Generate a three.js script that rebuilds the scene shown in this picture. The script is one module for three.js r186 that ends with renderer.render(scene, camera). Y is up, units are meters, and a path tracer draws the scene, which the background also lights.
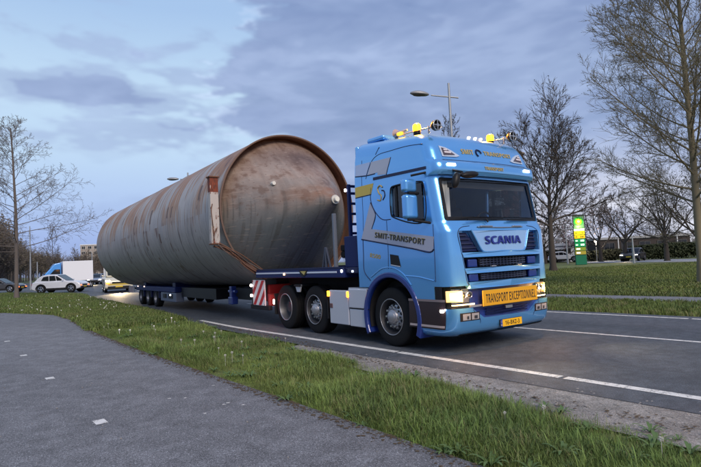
import * as THREE from 'three';
import { mergeGeometries, toCreasedNormals, mergeVertices } from 'three/addons/utils/BufferGeometryUtils.js';
import { RoundedBoxGeometry } from 'three/addons/geometries/RoundedBoxGeometry.js';
import { TextGeometry } from 'three/addons/geometries/TextGeometry.js';
import { FontLoader } from 'three/addons/loaders/FontLoader.js';
import { Brush, Evaluator, SUBTRACTION } from 'three-bvh-csg';

// ------------------------------------------------------------------ camera, sky, sun, exposure
const scene = new THREE.Scene();
const EYE = 1.4766, PITCH = 0.053637, ROLL = 0.049081, FOCAL = 519.685;       // FOCAL in pixels of a 701 x 467 picture
const camera = new THREE.PerspectiveCamera(2 * Math.atan(233.5 / FOCAL) * 180 / Math.PI, 701 / 467, 0.1, 2000);
camera.position.set(0, EYE, 0); camera.rotation.order = 'YXZ'; camera.rotation.set(PITCH, 0, -ROLL);
const renderer = new THREE.WebGLRenderer({ antialias: true });
renderer.toneMapping = THREE.LinearToneMapping; renderer.toneMappingExposure = 1.42;
renderer.shadowMap.enabled = true;

const R = (d) => d * Math.PI / 180, clamp = (x, a = 0, b = 1) => Math.min(b, Math.max(a, x)), lerp = (a, b, t) => a + (b - a) * t;
const sstep = (a, b, x) => { const t = clamp((x - a) / (b - a)); return t * t * (3 - 2 * t); };
function rng(seed) { let s = seed >>> 0; return () => { s = (s + 0x6d2b79f5) | 0; let t = Math.imul(s ^ (s >>> 15), 1 | s); t = (t + Math.imul(t ^ (t >>> 7), 61 | t)) ^ t; return ((t ^ (t >>> 14)) >>> 0) / 4294967296; }; }
const hash3 = (x, y, z) => { let h = Math.imul(x, 374761393) ^ Math.imul(y, 668265263) ^ Math.imul(z, 2147483647 - 1234567); h = Math.imul(h ^ (h >>> 13), 1274126177); return ((h ^ (h >>> 16)) >>> 0) / 4294967296; };
function vnoise(x, y, z = 0, px = 0, py = 0) {                      // value noise, with periods px, py if given
  const X = Math.floor(x), Y = Math.floor(y), Z = Math.floor(z); let fx = x - X, fy = y - Y, fz = z - Z;
  fx = fx * fx * (3 - 2 * fx); fy = fy * fy * (3 - 2 * fy); fz = fz * fz * (3 - 2 * fz);
  const wx = (a) => px ? ((a % px) + px) % px : a, wy = (a) => py ? ((a % py) + py) % py : a;
  const x0 = wx(X), x1 = wx(X + 1), y0 = wy(Y), y1 = wy(Y + 1);
  const q = (zz) => lerp(lerp(hash3(x0, y0, zz), hash3(x1, y0, zz), fx), lerp(hash3(x0, y1, zz), hash3(x1, y1, zz), fx), fy);
  return fz ? lerp(q(Z), q(Z + 1), fz) : q(Z);
}
function fbm(x, y, z = 0, oct = 4) { let s = 0, a = 0.5, n = 0; for (let i = 0; i < oct; i++) { s += a * vnoise(x, y, z); n += a; a *= 0.5; x = x * 2.03 + 17.1; y = y * 2.03 + 9.7; z = z * 2.03 + 3.3; } return s / n; }

// dusk sky: air and clouds, computed by direction
{
  const W = 2048, H = 1024, data = new Float32Array(W * H * 4);
  const banks = [ // azimuth, elevation, half sizes (degrees), strength: the loose cloud banks
    [-25.5, 18.3, 3.8, 1.3, .78], [-21.5, 17.3, 3.6, 1.1, .72], [-27.5, 17.0, 2.5, .8, .4], [-28.5, 17.3, 3, .9, .5], [-31.6, 17.7, 2.6, 1.3, .66], [-10.6, 16.0, 4.0, 1.5, .8], [-17.5, 14.6, 4.4, 1.0, .4], [-13.5, 12.9, 3.6, .9, .36], [-16, 24.6, 4.5, 2.0, .5], [-27, 22.4, 8, 1.3, .34], [-31, 26, 6, 1.3, .36], [-18.2, 19.9, 4, 1, .34]];
  const air = [[0, .38, .47, .78], [3, .37, .49, .83], [7, .46, .61, .91], [12, .55, .73, .95], [18, .56, .75, .95], [26, .40, .58, .86], [60, .32, .50, .82], [90, .28, .45, .78]];
  for (let r = 0; r < H; r++) {
    const el = ((r + .5) / H - .5) * Math.PI, eld = el * 180 / Math.PI, y = Math.sin(el), c = Math.cos(el);
    let k = 0; while (k < air.length - 2 && eld > air[k + 1][0]) k++;
    const t = clamp((eld - air[k][0]) / (air[k + 1][0] - air[k][0])), A = [1, 2, 3].map((i) => lerp(air[k][i], air[k + 1][i], t));
    for (let q = 0; q < W; q++) {
      const o = (r * W + q) * 4; let col = A.slice();
      if (eld > -1) {
        const ang = ((q + .5) / W - .5) * 2 * Math.PI, x = Math.cos(ang) * c, z = Math.sin(ang) * c, az = Math.atan2(x, -z) * 180 / Math.PI;
        const yy = y * 2.1 + .15 * Math.abs(y), w1 = fbm(x * 5 + 9, z * 5 + yy * 5, yy * 5, 3) - .5;
        const f = fbm(x * 9 + w1 * 1.6 + 31, z * 9 + 5, yy * 13 + w1 * 1.2, 5), g = fbm(x * 26 + w1 * 3 + 3, z * 26 + 7, yy * 40 + w1 * 2, 3);
        // the big slate sheet lies to the right of a ragged edge and goes on round behind the camera
        const edge = az + 12.4 + (f - .5) * 19 + (g - .5) * 8 + (eld < 15 ? (15 - eld) * -.55 : (eld - 15) * .1);
        let d = sstep(-1.6, 2.2, edge); if (az < -100) d = Math.max(d, sstep(-100, -130, az));
        let b = 0; for (const [ba, be, sa, se, st] of banks) { const u = (az - ba) / sa, v = (eld - be) / se, e = u * u + v * v; if (e < 7) b += st * Math.exp(-e); }
        const broken = sstep(.50, .66, f * .72 + g * .28 + b * .34 + (eld > 13 ? 0 : (eld - 13) * .03)), bl = Math.max(broken * .66, sstep(.3, .7, b + (f - .5) * 1.2 + (g - .5) * .9));
        const thin = sstep(.46, .72, f + (g - .5) * .3) * .3, cov = clamp(Math.max(d * (.88 + .3 * (f - .5)), bl * .9, thin));
        // cloud colour: slate blue, paler where thin and towards the horizon on the right
        const low = sstep(13, 2, eld) * sstep(-4, 20, az), sh = (f - .5) * .8 + (g - .5) * .34 + (w1) * .5;
        const cl = [lerp(.29, .72, low) * (1 + sh), lerp(.38, .74, low) * (1 + sh * .9), lerp(.63, .86, low) * (1 + sh * .62)];
        const rim = clamp(d * (1 - d) * 4) * sstep(.48, .62, g) * sstep(9, 14, eld) * .16 + clamp(bl * (1 - bl) * 4) * .025;
        col = A.map((v, i) => lerp(v, cl[i], cov) + rim * [.8, .9, .9][i]);
      } else col = [.11, .115, .115];
      for (let i = 0; i < 3; i++) data[o + i] = col[i]; data[o + 3] = 1;
    }
  }
  const sky = new THREE.DataTexture(data, W, H, THREE.RGBAFormat, THREE.FloatType);
  sky.mapping = THREE.EquirectangularReflectionMapping; sky.magFilter = THREE.LinearFilter; sky.minFilter = THREE.LinearFilter; sky.needsUpdate = true;
  scene.background = sky; scene.environment = sky; scene.backgroundIntensity = scene.environmentIntensity = 0.69;
}
const sun = new THREE.DirectionalLight(0xffeedd, 2.1);
sun.position.set(26, 46, 42); sun.castShadow = true; sun.shadow.radius = 55; sun.shadow.mapSize.set(2048, 2048);
Object.assign(sun.shadow.camera, { left: -40, right: 40, top: 40, bottom: -40, near: 1, far: 200 });
sun.target.position.set(0, 0, -15); scene.add(sun, sun.target);

// ------------------------------------------------------------------ helpers
const V = (x, y, z) => new THREE.Vector3(x, y, z);
const UP = V(0, 1, 0), used = new Map();
const numbered = (name) => { const n = used.get(name) || 0; used.set(name, n + 1); return n ? `${name}_${String(n).padStart(3, '0')}` : name; };
function flat(g) { let q = g.index ? g.toNonIndexed() : g; for (const k of Object.keys(q.attributes)) if (!['position', 'normal', 'uv'].includes(k)) q.deleteAttribute(k); if (!q.attributes.uv) q.setAttribute('uv', new THREE.BufferAttribute(new Float32Array(q.attributes.position.count * 2), 2)); if (!q.attributes.normal) q.computeVertexNormals(); q.clearGroups(); return q; }
const merge = (list) => { const l = [].concat(list); return l.length === 1 ? l[0] : mergeGeometries(l.map(flat), false); };
function mesh(name, geoms, mat, parent) { const m = new THREE.Mesh(merge(geoms), mat); m.name = name; m.castShadow = m.receiveShadow = true; if (parent) parent.add(m); return m; }
function tag(o, label, category, group) { o.userData.label = label; o.userData.category = category; if (group) o.userData.group = group; return o; }
function thing(name, label, category, pos = [0, 0, 0], ry = 0, group) { const g = new THREE.Group(); g.name = numbered(name); g.position.set(...pos); g.rotation.y = ry; scene.add(g); return tag(g, label, category, group); }
function single(name, geoms, mat, label, category, group) { const m = mesh(numbered(name), geoms, mat, scene); return tag(m, label, category, group); }
function structure(name, geoms, mat, parent) { const m = mesh(parent ? name : numbered(name), geoms, mat, parent || scene); if (!parent) m.userData.kind = 'structure'; return m; }
function copy(root, pos, ry, label, scale) { const r = root.clone(); r.name = numbered(root.name.replace(/_\d{3}$/, '')); r.userData = { ...root.userData }; if (label) r.userData.label = label; r.position.set(...pos); r.rotation.y = ry; if (scale) r.scale.setScalar(scale); scene.add(r); return r; }
function at(g, x = 0, y = 0, z = 0, rx = 0, ry = 0, rz = 0) { g.applyMatrix4(new THREE.Matrix4().compose(V(x, y, z), new THREE.Quaternion().setFromEuler(new THREE.Euler(rx, ry, rz)), V(1, 1, 1))); return g; }
const box = (w, h, d, x = 0, y = 0, z = 0, rx = 0, ry = 0, rz = 0) => at(new THREE.BoxGeometry(w, h, d), x, y, z, rx, ry, rz);
const rbox = (w, h, d, r, x = 0, y = 0, z = 0, rx = 0, ry = 0, rz = 0) => at(new RoundedBoxGeometry(w, h, d, 2, Math.min(r, w / 2.01, h / 2.01, d / 2.01)), x, y, z, rx, ry, rz);
const cylX = (r, l, x, y, z, n = 20, r2 = r) => at(new THREE.CylinderGeometry(r, r2, l, n), x, y, z, 0, 0, Math.PI / 2);
const cylZ = (r, l, x, y, z, n = 20, r2 = r) => at(new THREE.CylinderGeometry(r, r2, l, n), x, y, z, Math.PI / 2, 0, 0);
const cylY = (r, l, x, y, z, n = 20, r2 = r) => at(new THREE.CylinderGeometry(r, r2, l, n), x, y, z);
const tube = (pts, r, n = 6, seg, closed = false) => new THREE.TubeGeometry(new THREE.CatmullRomCurve3(pts.map((p) => V(...p)), closed, 'centripetal'), seg || pts.length * 4, r, n, closed);
function rod(a, b, r, n = 6, r2 = r) { const A = V(...a), B = V(...b), d = B.clone().sub(A), g = new THREE.CylinderGeometry(r2, r, d.length(), n); g.applyQuaternion(new THREE.Quaternion().setFromUnitVectors(UP, d.normalize())); g.translate((a[0] + b[0]) / 2, (a[1] + b[1]) / 2, (a[2] + b[2]) / 2); return g; }
function flipZ(g) { const q = flat(g.clone()); q.scale(1, 1, -1); for (const k of ['position', 'normal', 'uv']) { const a = q.attributes[k], s = a.itemSize, d = a.array; for (let i = 0; i < a.count; i += 3) for (let c = 0; c < s; c++) { const t = d[(i + 1) * s + c]; d[(i + 1) * s + c] = d[(i + 2) * s + c]; d[(i + 2) * s + c] = t; } } return q; }
const shape = (pts) => { const s = new THREE.Shape(); pts.forEach(([x, y], i) => i ? s.lineTo(x, y) : s.moveTo(x, y)); s.closePath(); return s; };
function roundShape(pts, r) { // polygon with rounded corners
  const s = new THREE.Shape(), n = pts.length;
  for (let i = 0; i < n; i++) { const p = V(...pts[i], 0), a = V(...pts[(i + n - 1) % n], 0), b = V(...pts[(i + 1) % n], 0); const q = Math.min(r, p.distanceTo(a) * .45, p.distanceTo(b) * .45); const u = p.clone().lerp(a, q / p.distanceTo(a)), v = p.clone().lerp(b, q / p.distanceTo(b)); i ? s.lineTo(u.x, u.y) : s.moveTo(u.x, u.y); s.quadraticCurveTo(p.x, p.y, v.x, v.y); }
  s.closePath(); return s;
}
const extrude = (s, depth, bevel = 0, seg = 6) => new THREE.ExtrudeGeometry(s, bevel ? { depth: depth - 2 * bevel, bevelEnabled: true, bevelSize: bevel, bevelThickness: bevel, bevelOffset: -bevel, bevelSegments: 2, curveSegments: seg } : { depth, bevelEnabled: false, curveSegments: seg }).translate(0, 0, bevel);
const lathe = (pts, n = 40) => new THREE.LatheGeometry(pts.map(([r, y]) => new THREE.Vector2(r, y)), n);
// where a pixel of the photograph meets the ground, or lies at a given depth
function ray(u, v) { const X = (u - 350.5) / FOCAL, Y = -(v - 233.5) / FOCAL, c = Math.cos(ROLL), s = Math.sin(ROLL), x = X * c + Y * s, y = -X * s + Y * c, cp = Math.cos(PITCH), sp = Math.sin(PITCH); return V(x, y * cp + sp, -(cp - y * sp)); }
const gp = (u, v, h = 0) => { const r = ray(u, v); return r.multiplyScalar((h - EYE) / r.y).add(V(0, EYE, 0)); };
const dp = (u, v, Z) => { const r = ray(u, v); return r.multiplyScalar(-Z / r.z).add(V(0, EYE, 0)); };
// road frame: n to the right across the road, s along it towards the camera
const CA = Math.cos(R(38.5)), SA = Math.sin(R(38.5));
const rd = (n, s, y = 0) => V(n * CA + s * SA, y, -n * SA + s * CA), ns = (x, z) => [x * CA - z * SA, x * SA + z * CA];

function dataTex(n, m, f, srgb = true, repeat) { const d = new Uint8Array(n * m * 4); for (let y = 0; y < m; y++) for (let x = 0; x < n; x++) { const c = f(x, y), o = (y * n + x) * 4; d[o] = clamp(c[0], 0, 255); d[o + 1] = clamp(c[1], 0, 255); d[o + 2] = clamp(c[2], 0, 255); d[o + 3] = 255; } const t = new THREE.DataTexture(d, n, m); if (srgb) t.colorSpace = THREE.SRGBColorSpace; t.wrapS = t.wrapT = THREE.RepeatWrapping; t.magFilter = t.minFilter = THREE.LinearFilter; t.needsUpdate = true; if (repeat) t.repeat.set(...repeat); return t; }
function canvasTex(w, h, draw) { const c = document.createElement('canvas'); c.width = w; c.height = h; draw(c.getContext('2d'), w, h); const t = new THREE.CanvasTexture(c); t.colorSpace = THREE.SRGBColorSpace; return t; }
const lin = (r, g, b) => new THREE.Color().setRGB(r, g, b);
const std = (c, rough = .6, metal = 0, extra = {}) => new THREE.MeshStandardMaterial({ color: c, roughness: rough, metalness: metal, ...extra });
const glow = (c, k, base = 0x222222) => new THREE.MeshStandardMaterial({ color: base, roughness: .4, emissive: c, emissiveIntensity: k });
const paint = (c, rough = .42, metal = 0.15) => new THREE.MeshPhysicalMaterial({ color: c, roughness: rough, metalness: metal, clearcoat: .8, clearcoatRoughness: .08 });
const M = {
  rubber: new THREE.MeshPhysicalMaterial({ color: lin(.013, .013, .014), roughness: .8, specularIntensity: .35 }), steel: std(lin(.42, .43, .45), .38, .85), alu: std(lin(.62, .63, .66), .28, .9), black: new THREE.MeshPhysicalMaterial({ color: lin(.01, .01, .012), roughness: .45, specularIntensity: .5 }), dark: new THREE.MeshPhysicalMaterial({ color: lin(.018, .018, .02), roughness: .7, specularIntensity: .35 }),
  glass: new THREE.MeshPhysicalMaterial({ color: lin(.88, .9, .91), roughness: .02, transmission: 1, thickness: 0, ior: 1.52 }),
  darkGlass: std(lin(.012, .014, .018), .05, 0), white: std(lin(.72, .73, .74), .5), galv: std(lin(.34, .36, .38), .5, .6),
};

// ------------------------------------------------------------------ the setting: ground, road, paths, markings
const asphaltTex = (seed, base, amp, stones, tint) => dataTex(1024, 1024, (x, y) => {
  const a = hash3(x, y, seed), b = vnoise(x / 2.6, y / 2.6, seed, 393, 393), c = vnoise(x / 40, y / 40, seed + 3, 26, 26), e = vnoise(x / 1.7, y / 1.7, seed + 9, 602, 602);
  let v = base + (a - .5) * amp * .7 + (b - .5) * amp + (c - .5) * amp * .45; if (e > stones) v += (e - stones) * 420; if (e < .2) v -= 34;
  return [v * tint[0], v * tint[1], v * tint[2]];
});
const pathTex = asphaltTex(3, 108, 46, .74, [.98, 1, 1.035]), roadTex = asphaltTex(8, 80, 40, .80, [.94, 1, 1.075]), soilTex = dataTex(512, 512, (x, y) => { const a = vnoise(x / 5, y / 5, 1, 102, 102), b = vnoise(x / 30, y / 30, 2, 17, 17), h = hash3(x, y, 4), v = 52 + a * 40 + b * 26 + h * 14; return [v * .9, v * 1.0, v * .52]; });
const gravelTex = dataTex(1024, 1024, (x, y) => { const a = vnoise(x / 7, y / 7, 1, 146, 146), b = vnoise(x / 2.6, y / 2.6, 2, 393, 393), h = hash3(x, y, 4), c = vnoise(x / 60, y / 60, 5, 17, 17); const v = 64 + a * 46 + (b > .62 ? 46 : 0) * b + h * 26 + c * 30; return [v * 1.02, v, v * .97]; });
const pathMat = std(0xffffff, .88, 0, { map: pathTex, bumpMap: pathTex, bumpScale: .009, vertexColors: true }), roadMat = std(0xffffff, .72, 0, { map: roadTex, bumpMap: roadTex, bumpScale: .003, vertexColors: true });
const soilMat = std(0xffffff, .95, 0, { map: soilTex }), gravelMat = std(0xffffff, .95, 0, { map: gravelTex, bumpMap: gravelTex, bumpScale: .012, vertexColors: true });
// a sheet between two polylines given in the road frame, uv in metres / tile
function sheet(L, Rr, y, rows, cols, tile, shade) {
  const cl = new THREE.CatmullRomCurve3(L.map(([n, s]) => rd(n, s)), false, 'centripetal'), cr = new THREE.CatmullRomCurve3(Rr.map(([n, s]) => rd(n, s)), false, 'centripetal');
  const P = [], U = [], C = [], I = [];
  for (let i = 0; i <= rows; i++) { const t = i / rows, a = cl.getPoint(t), b = cr.getPoint(t); for (let j = 0; j <= cols; j++) { const p = a.clone().lerp(b, j / cols); P.push(p.x, typeof y === 'function' ? y(j / cols, p) : y, p.z); const q = ns(p.x, p.z); U.push(q[0] / tile, q[1] / tile); const k = shade ? shade(q[0], q[1], j / cols) : 1; C.push(k, k, k * 1.01); } }
  for (let i = 0; i < rows; i++) for (let j = 0; j < cols; j++) { const a = i * (cols + 1) + j, b = a + cols + 1; I.push(a, a + 1, b, b, a + 1, b + 1); }
  const g = new THREE.BufferGeometry(); g.setAttribute('position', new THREE.Float32BufferAttribute(P, 3)); g.setAttribute('uv', new THREE.Float32BufferAttribute(U, 2)); g.setAttribute('color', new THREE.Float32BufferAttribute(C, 3)); g.setIndex(I); g.computeVertexNormals();
  if (g.attributes.normal.getY(0) < 0) { for (let i = 0; i < I.length; i += 3) { const t = I[i]; I[i] = I[i + 1]; I[i + 1] = t; } g.setIndex(I); g.computeVertexNormals(); }
  return g;
}
function sheetMesh(name, g, mat, parent) { const m = new THREE.Mesh(g, mat); m.name = name; m.receiveShadow = true; (parent || scene).add(m); if (!parent) m.userData.kind = 'structure'; return m; }
{ // one large sheet of turf soil
  const g = new THREE.PlaneGeometry(2400, 2400, 8, 8); g.rotateX(-Math.PI / 2); g.translate(0, -.035, 0);
  const uv = g.attributes.uv; for (let i = 0; i < uv.count; i++) uv.setXY(i, uv.getX(i) * 800, uv.getY(i) * 800);
  sheetMesh('ground', g, soilMat);
}
const nearEdge = [[5.2, 14], [5.2, 4], [5.2, -5], [5.22, -9], [5.4, -13], [5.85, -17], [6.25, -21], [6.6, -26], [7.6, -35], [8.9, -47], [10, -60], [12, -110]];
const farEdge = nearEdge.map(([n, s], i) => [12.15 + Math.max(0, n - 5.2) * (1 + i * .02), s]);
const wear = (n, s) => { const f = fbm(n * .9, s * .16, 3, 4), g = fbm(n * 3, s * 2.2, 8, 3), tr = Math.exp(-(((n - 6.4) / .35) ** 2)) + Math.exp(-(((n - 8.2) / .35) ** 2)) + Math.exp(-(((n - 10) / .35) ** 2)); return .72 + f * .5 + (g - .5) * .18 - tr * .12; };
const road = sheetMesh('road', sheet(nearEdge, farEdge, 0, 420, 44, 2, wear), roadMat);
sheetMesh('road_junction', sheet([[8.3, -44], [6.9, -52], [5.9, -60], [-2, -84], [-20, -150]], [[26, -50], [28, -62], [30, -80], [34, -110], [40, -160]], -.006, 60, 20, 2, wear), roadMat);
const cyclePath = sheetMesh('cycle_path', sheet([[-.9, 8], [-.9, -4], [-.9, -10], [-.9, -15], [-1.0, -18], [-1.8, -20.5], [-4.5, -24], [-14, -29], [-40, -36]], [[2.93, 8], [2.98, -4], [2.97, -10], [3.12, -15], [3.5, -19.5], [3.5, -22.5], [2.2, -27], [-6, -33], [-32, -41]], .003, 300, 26, 3.0, (n, s, t) => { const f = fbm(n * .5, s * .3, 6, 4), g = fbm(n * 3.1, s * 2.7, 2, 3), e = 1 - sstep(.06, 0, 1 - t) * .3; return (.78 + f * .34 + (g - .5) * .16) * e; }), pathMat);
sheetMesh('gravel_shoulder', sheet([[4.2, 10], [4.3, 2], [4.36, -3], [4.6, -6], [5.0, -8.2]], [[5.24, 10], [5.24, 2], [5.24, -3], [5.24, -6], [5.26, -8.2]], (t) => -.004 - .012 * (1 - t), 140, 14, 1.6, (n, s) => .62 + fbm(n * 2.5, s * 1.4, 1, 4) * .7), gravelMat);
sheetMesh('footpath', sheet([[15.35, 30], [15.35, 0], [15.4, -30], [16.5, -60], [18, -100]], [[16.85, 30], [16.85, 0], [16.9, -30], [18, -60], [19.5, -100]], -.008, 160, 6, 2, (n, s) => .8 + fbm(n, s * .4, 2, 3) * .45), pathMat);
{ // a side road that crosses the grass on the right
  const a = gp(585, 263), b = gp(640, 262.2), c = gp(701, 261.3), dir = c.clone().sub(b).normalize(), far = c.clone().addScaledVector(dir, 60), back = (p, k) => { const q = p.clone().addScaledVector(V(p.x, 0, p.z).normalize(), k); return ns(q.x, q.z); };
  sheetMesh('side_road', sheet([a, b, c, far].map((p) => ns(p.x, p.z)), [a, b, c, far].map((p) => back(p, 11)), -.01, 40, 6, 2, () => 2.0), pathMat);
}
// painted markings, each stripe a part of the surface it lies on
const paintTex = dataTex(256, 256, (x, y) => { const a = vnoise(x / 3, y / 3, 1, 85, 85), b = vnoise(x / 17, y / 17, 2, 15, 15), v = 196 + a * 26 - (a * b > .46 ? 62 : 0); return [v, v, v * .985]; });
const lineMat = std(0xffffff, .7, 0, { map: paintTex });
function stripe(parent, name, n0, n1, s0, s1, y) { sheetMesh(name, sheet([[n0(s0), s0], [n0((s0 + s1) / 2), (s0 + s1) / 2], [n0(s1), s1]], [[n1(s0), s0], [n1((s0 + s1) / 2), (s0 + s1) / 2], [n1(s1), s1]], y, 6, 1, .8), lineMat, parent); }
{
  const drift = (s) => (s < -13 ? (s + 13) * -.11 : 0);
  for (const [a, b] of [[9, 3.3], [3.24, -.2], [-.26, -3.3], [-3.36, -6.1], [-6.15, -9.2], [-9.24, -14.5]]) stripe(road, 'edge_line', (s) => 5.655 + drift(s), (s) => 5.785 + drift(s), a, b, .004);
  for (const [a, b] of [[12, 3], [2.7, -1.6], [-1.8, -7.4], [-7.6, -13], [-16, -19], [-28, -31], [-40, -43]]) stripe(road, 'centre_line', (s) => 8.96 + drift(s), (s) => 9.06 + drift(s), a, b, .004);
  for (const [a, b] of [[14, -4], [-4.06, -24], [-24.06, -44]]) stripe(road, 'edge_line', (s) => 11.7 + drift(s), (s) => 11.81 + drift(s), a, b, .004);
  for (let k = -1; k < 7; k++) { const s = -5.73 - 2.985 * k + .15; if (s < -22) break; stripe(cyclePath, 'dash', () => 1.2, () => 1.31, s - .06, s - .24, .007); }
  const rr = rng(5); for (const [u, v] of [[169, 399], [185, 398.5], [213, 386], [224, 405], [228, 403.5], [243, 405.5], [205, 414]]) { const p = gp(u, v), pts = []; for (let i = 0; i < 9; i++) { const a = i / 9 * 6.283, r = .008 + rr() * .014; pts.push([Math.cos(a) * r * 1.3, Math.sin(a) * r]); } const g = new THREE.ShapeGeometry(shape(pts)); g.rotateX(-Math.PI / 2); g.translate(p.x, .008, p.z); structure('paint_spot', g, lineMat, cyclePath); }
}

// ------------------------------------------------------------------ grass
function tuft(seed, blades, h, spread, w) {
  const r = rng(seed), P = [], N = [], I = [];
  for (let b = 0; b < blades; b++) {
    const a = r() * 6.283, d = Math.sqrt(r()) * spread, x = Math.cos(a) * d, z = Math.sin(a) * d, dir = r() * 6.283, H = h * (.45 + r() * .75), bend = H * (.15 + r() * .75), ww = w * (.6 + r() * .7), cx = Math.cos(dir), cz = Math.sin(dir), o = P.length / 3;
    [[0, 0, 1], [.45, .16, .85], [.8, .52, .55], [.97, 1, 0]].forEach(([hy, bx, k]) => { for (const sd of k ? [-1, 1] : [0]) { P.push(x + cx * bend * bx - cz * ww * k * sd, H * hy * (1 - .22 * bx * bend / H), z + cz * bend * bx + cx * ww * k * sd); N.push(-cx * .35 , .85, -cz * .35); } });
    I.push(o, o + 1, o + 2, o + 1, o + 3, o + 2, o + 2, o + 3, o + 4, o + 3, o + 5, o + 4, o + 4, o + 5, o + 6);
  }
  const g = new THREE.BufferGeometry(); g.setAttribute('position', new THREE.Float32BufferAttribute(P, 3)); g.setAttribute('normal', new THREE.Float32BufferAttribute(N, 3)); g.setIndex(I); g.computeVertexNormals(); return g;
}
const grassMat = new THREE.MeshStandardMaterial({ color: 0xffffff, roughness: .75, side: THREE.DoubleSide });
function grass(name, label, spots, geo, tint, vary = .7) { // spots: [x, z, scale]
  const im = new THREE.InstancedMesh(geo, grassMat, spots.length), r = rng(spots.length), m = new THREE.Matrix4(), q = new THREE.Quaternion(), col = new THREE.Color();
  spots.forEach(([x, z, s, y = -.03], i) => { q.setFromEuler(new THREE.Euler((r() - .5) * .3, r() * 6.283, (r() - .5) * .3)); m.compose(V(x, y, z), q, V(s * (.85 + r() * .3), s, s * (.85 + r() * .3))); im.setMatrixAt(i, m); const f = fbm(x * .9 + 50, z * .9 + 50, 2, 3), k = .95 - vary * .5 + r() * vary, dry = r() < .07 + .4 * sstep(.58, .74, fbm(x * 1.7 + 20, z * 1.7 + 5, 3, 3)) ? 1 : 0, t = tint(f, x, z); col.setRGB(lerp(t[0] * k, .22, dry * .6), lerp(t[1] * k, .19, dry * .6), lerp(t[2] * k, .09, dry * .6)); im.setColorAt(i, col); });
  im.name = numbered(name); im.userData = { kind: 'stuff', label, category: 'grass' }; im.receiveShadow = im.castShadow = true; scene.add(im); return im;
}
const greenNear = (f, x, z) => { const g = fbm(x * 2.6 + 9, z * 2.6, 5, 3), k = .62 + g * .85; return [lerp(.070, .165, f) * k, lerp(.140, .212, f) * k, lerp(.028, .05, f) * k]; };
const pathR = (s) => s > -10 ? 2.97 : s > -15 ? lerp(2.97, 3.12, (s + 10) / -5) : s > -19.5 ? lerp(3.12, 3.5, (s + 15) / -4.5) : s > -22.5 ? 3.5 : s > -27 ? lerp(3.5, 2.2, (s + 22.5) / -4.5) : lerp(2.2, -6, (s + 27) / -6);
const roadL = (s) => { if (s > -8.2) return lerp(4.55, 5.0, clamp((-3 - s) / 5)) ; for (let i = 3; i < nearEdge.length - 1; i++) if (s <= nearEdge[i][1] && s >= nearEdge[i + 1][1]) return lerp(nearEdge[i][0], nearEdge[i + 1][0], (s - nearEdge[i][1]) / (nearEdge[i + 1][1] - nearEdge[i][1])); return s > -9 ? 5.18 : 9; };
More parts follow.
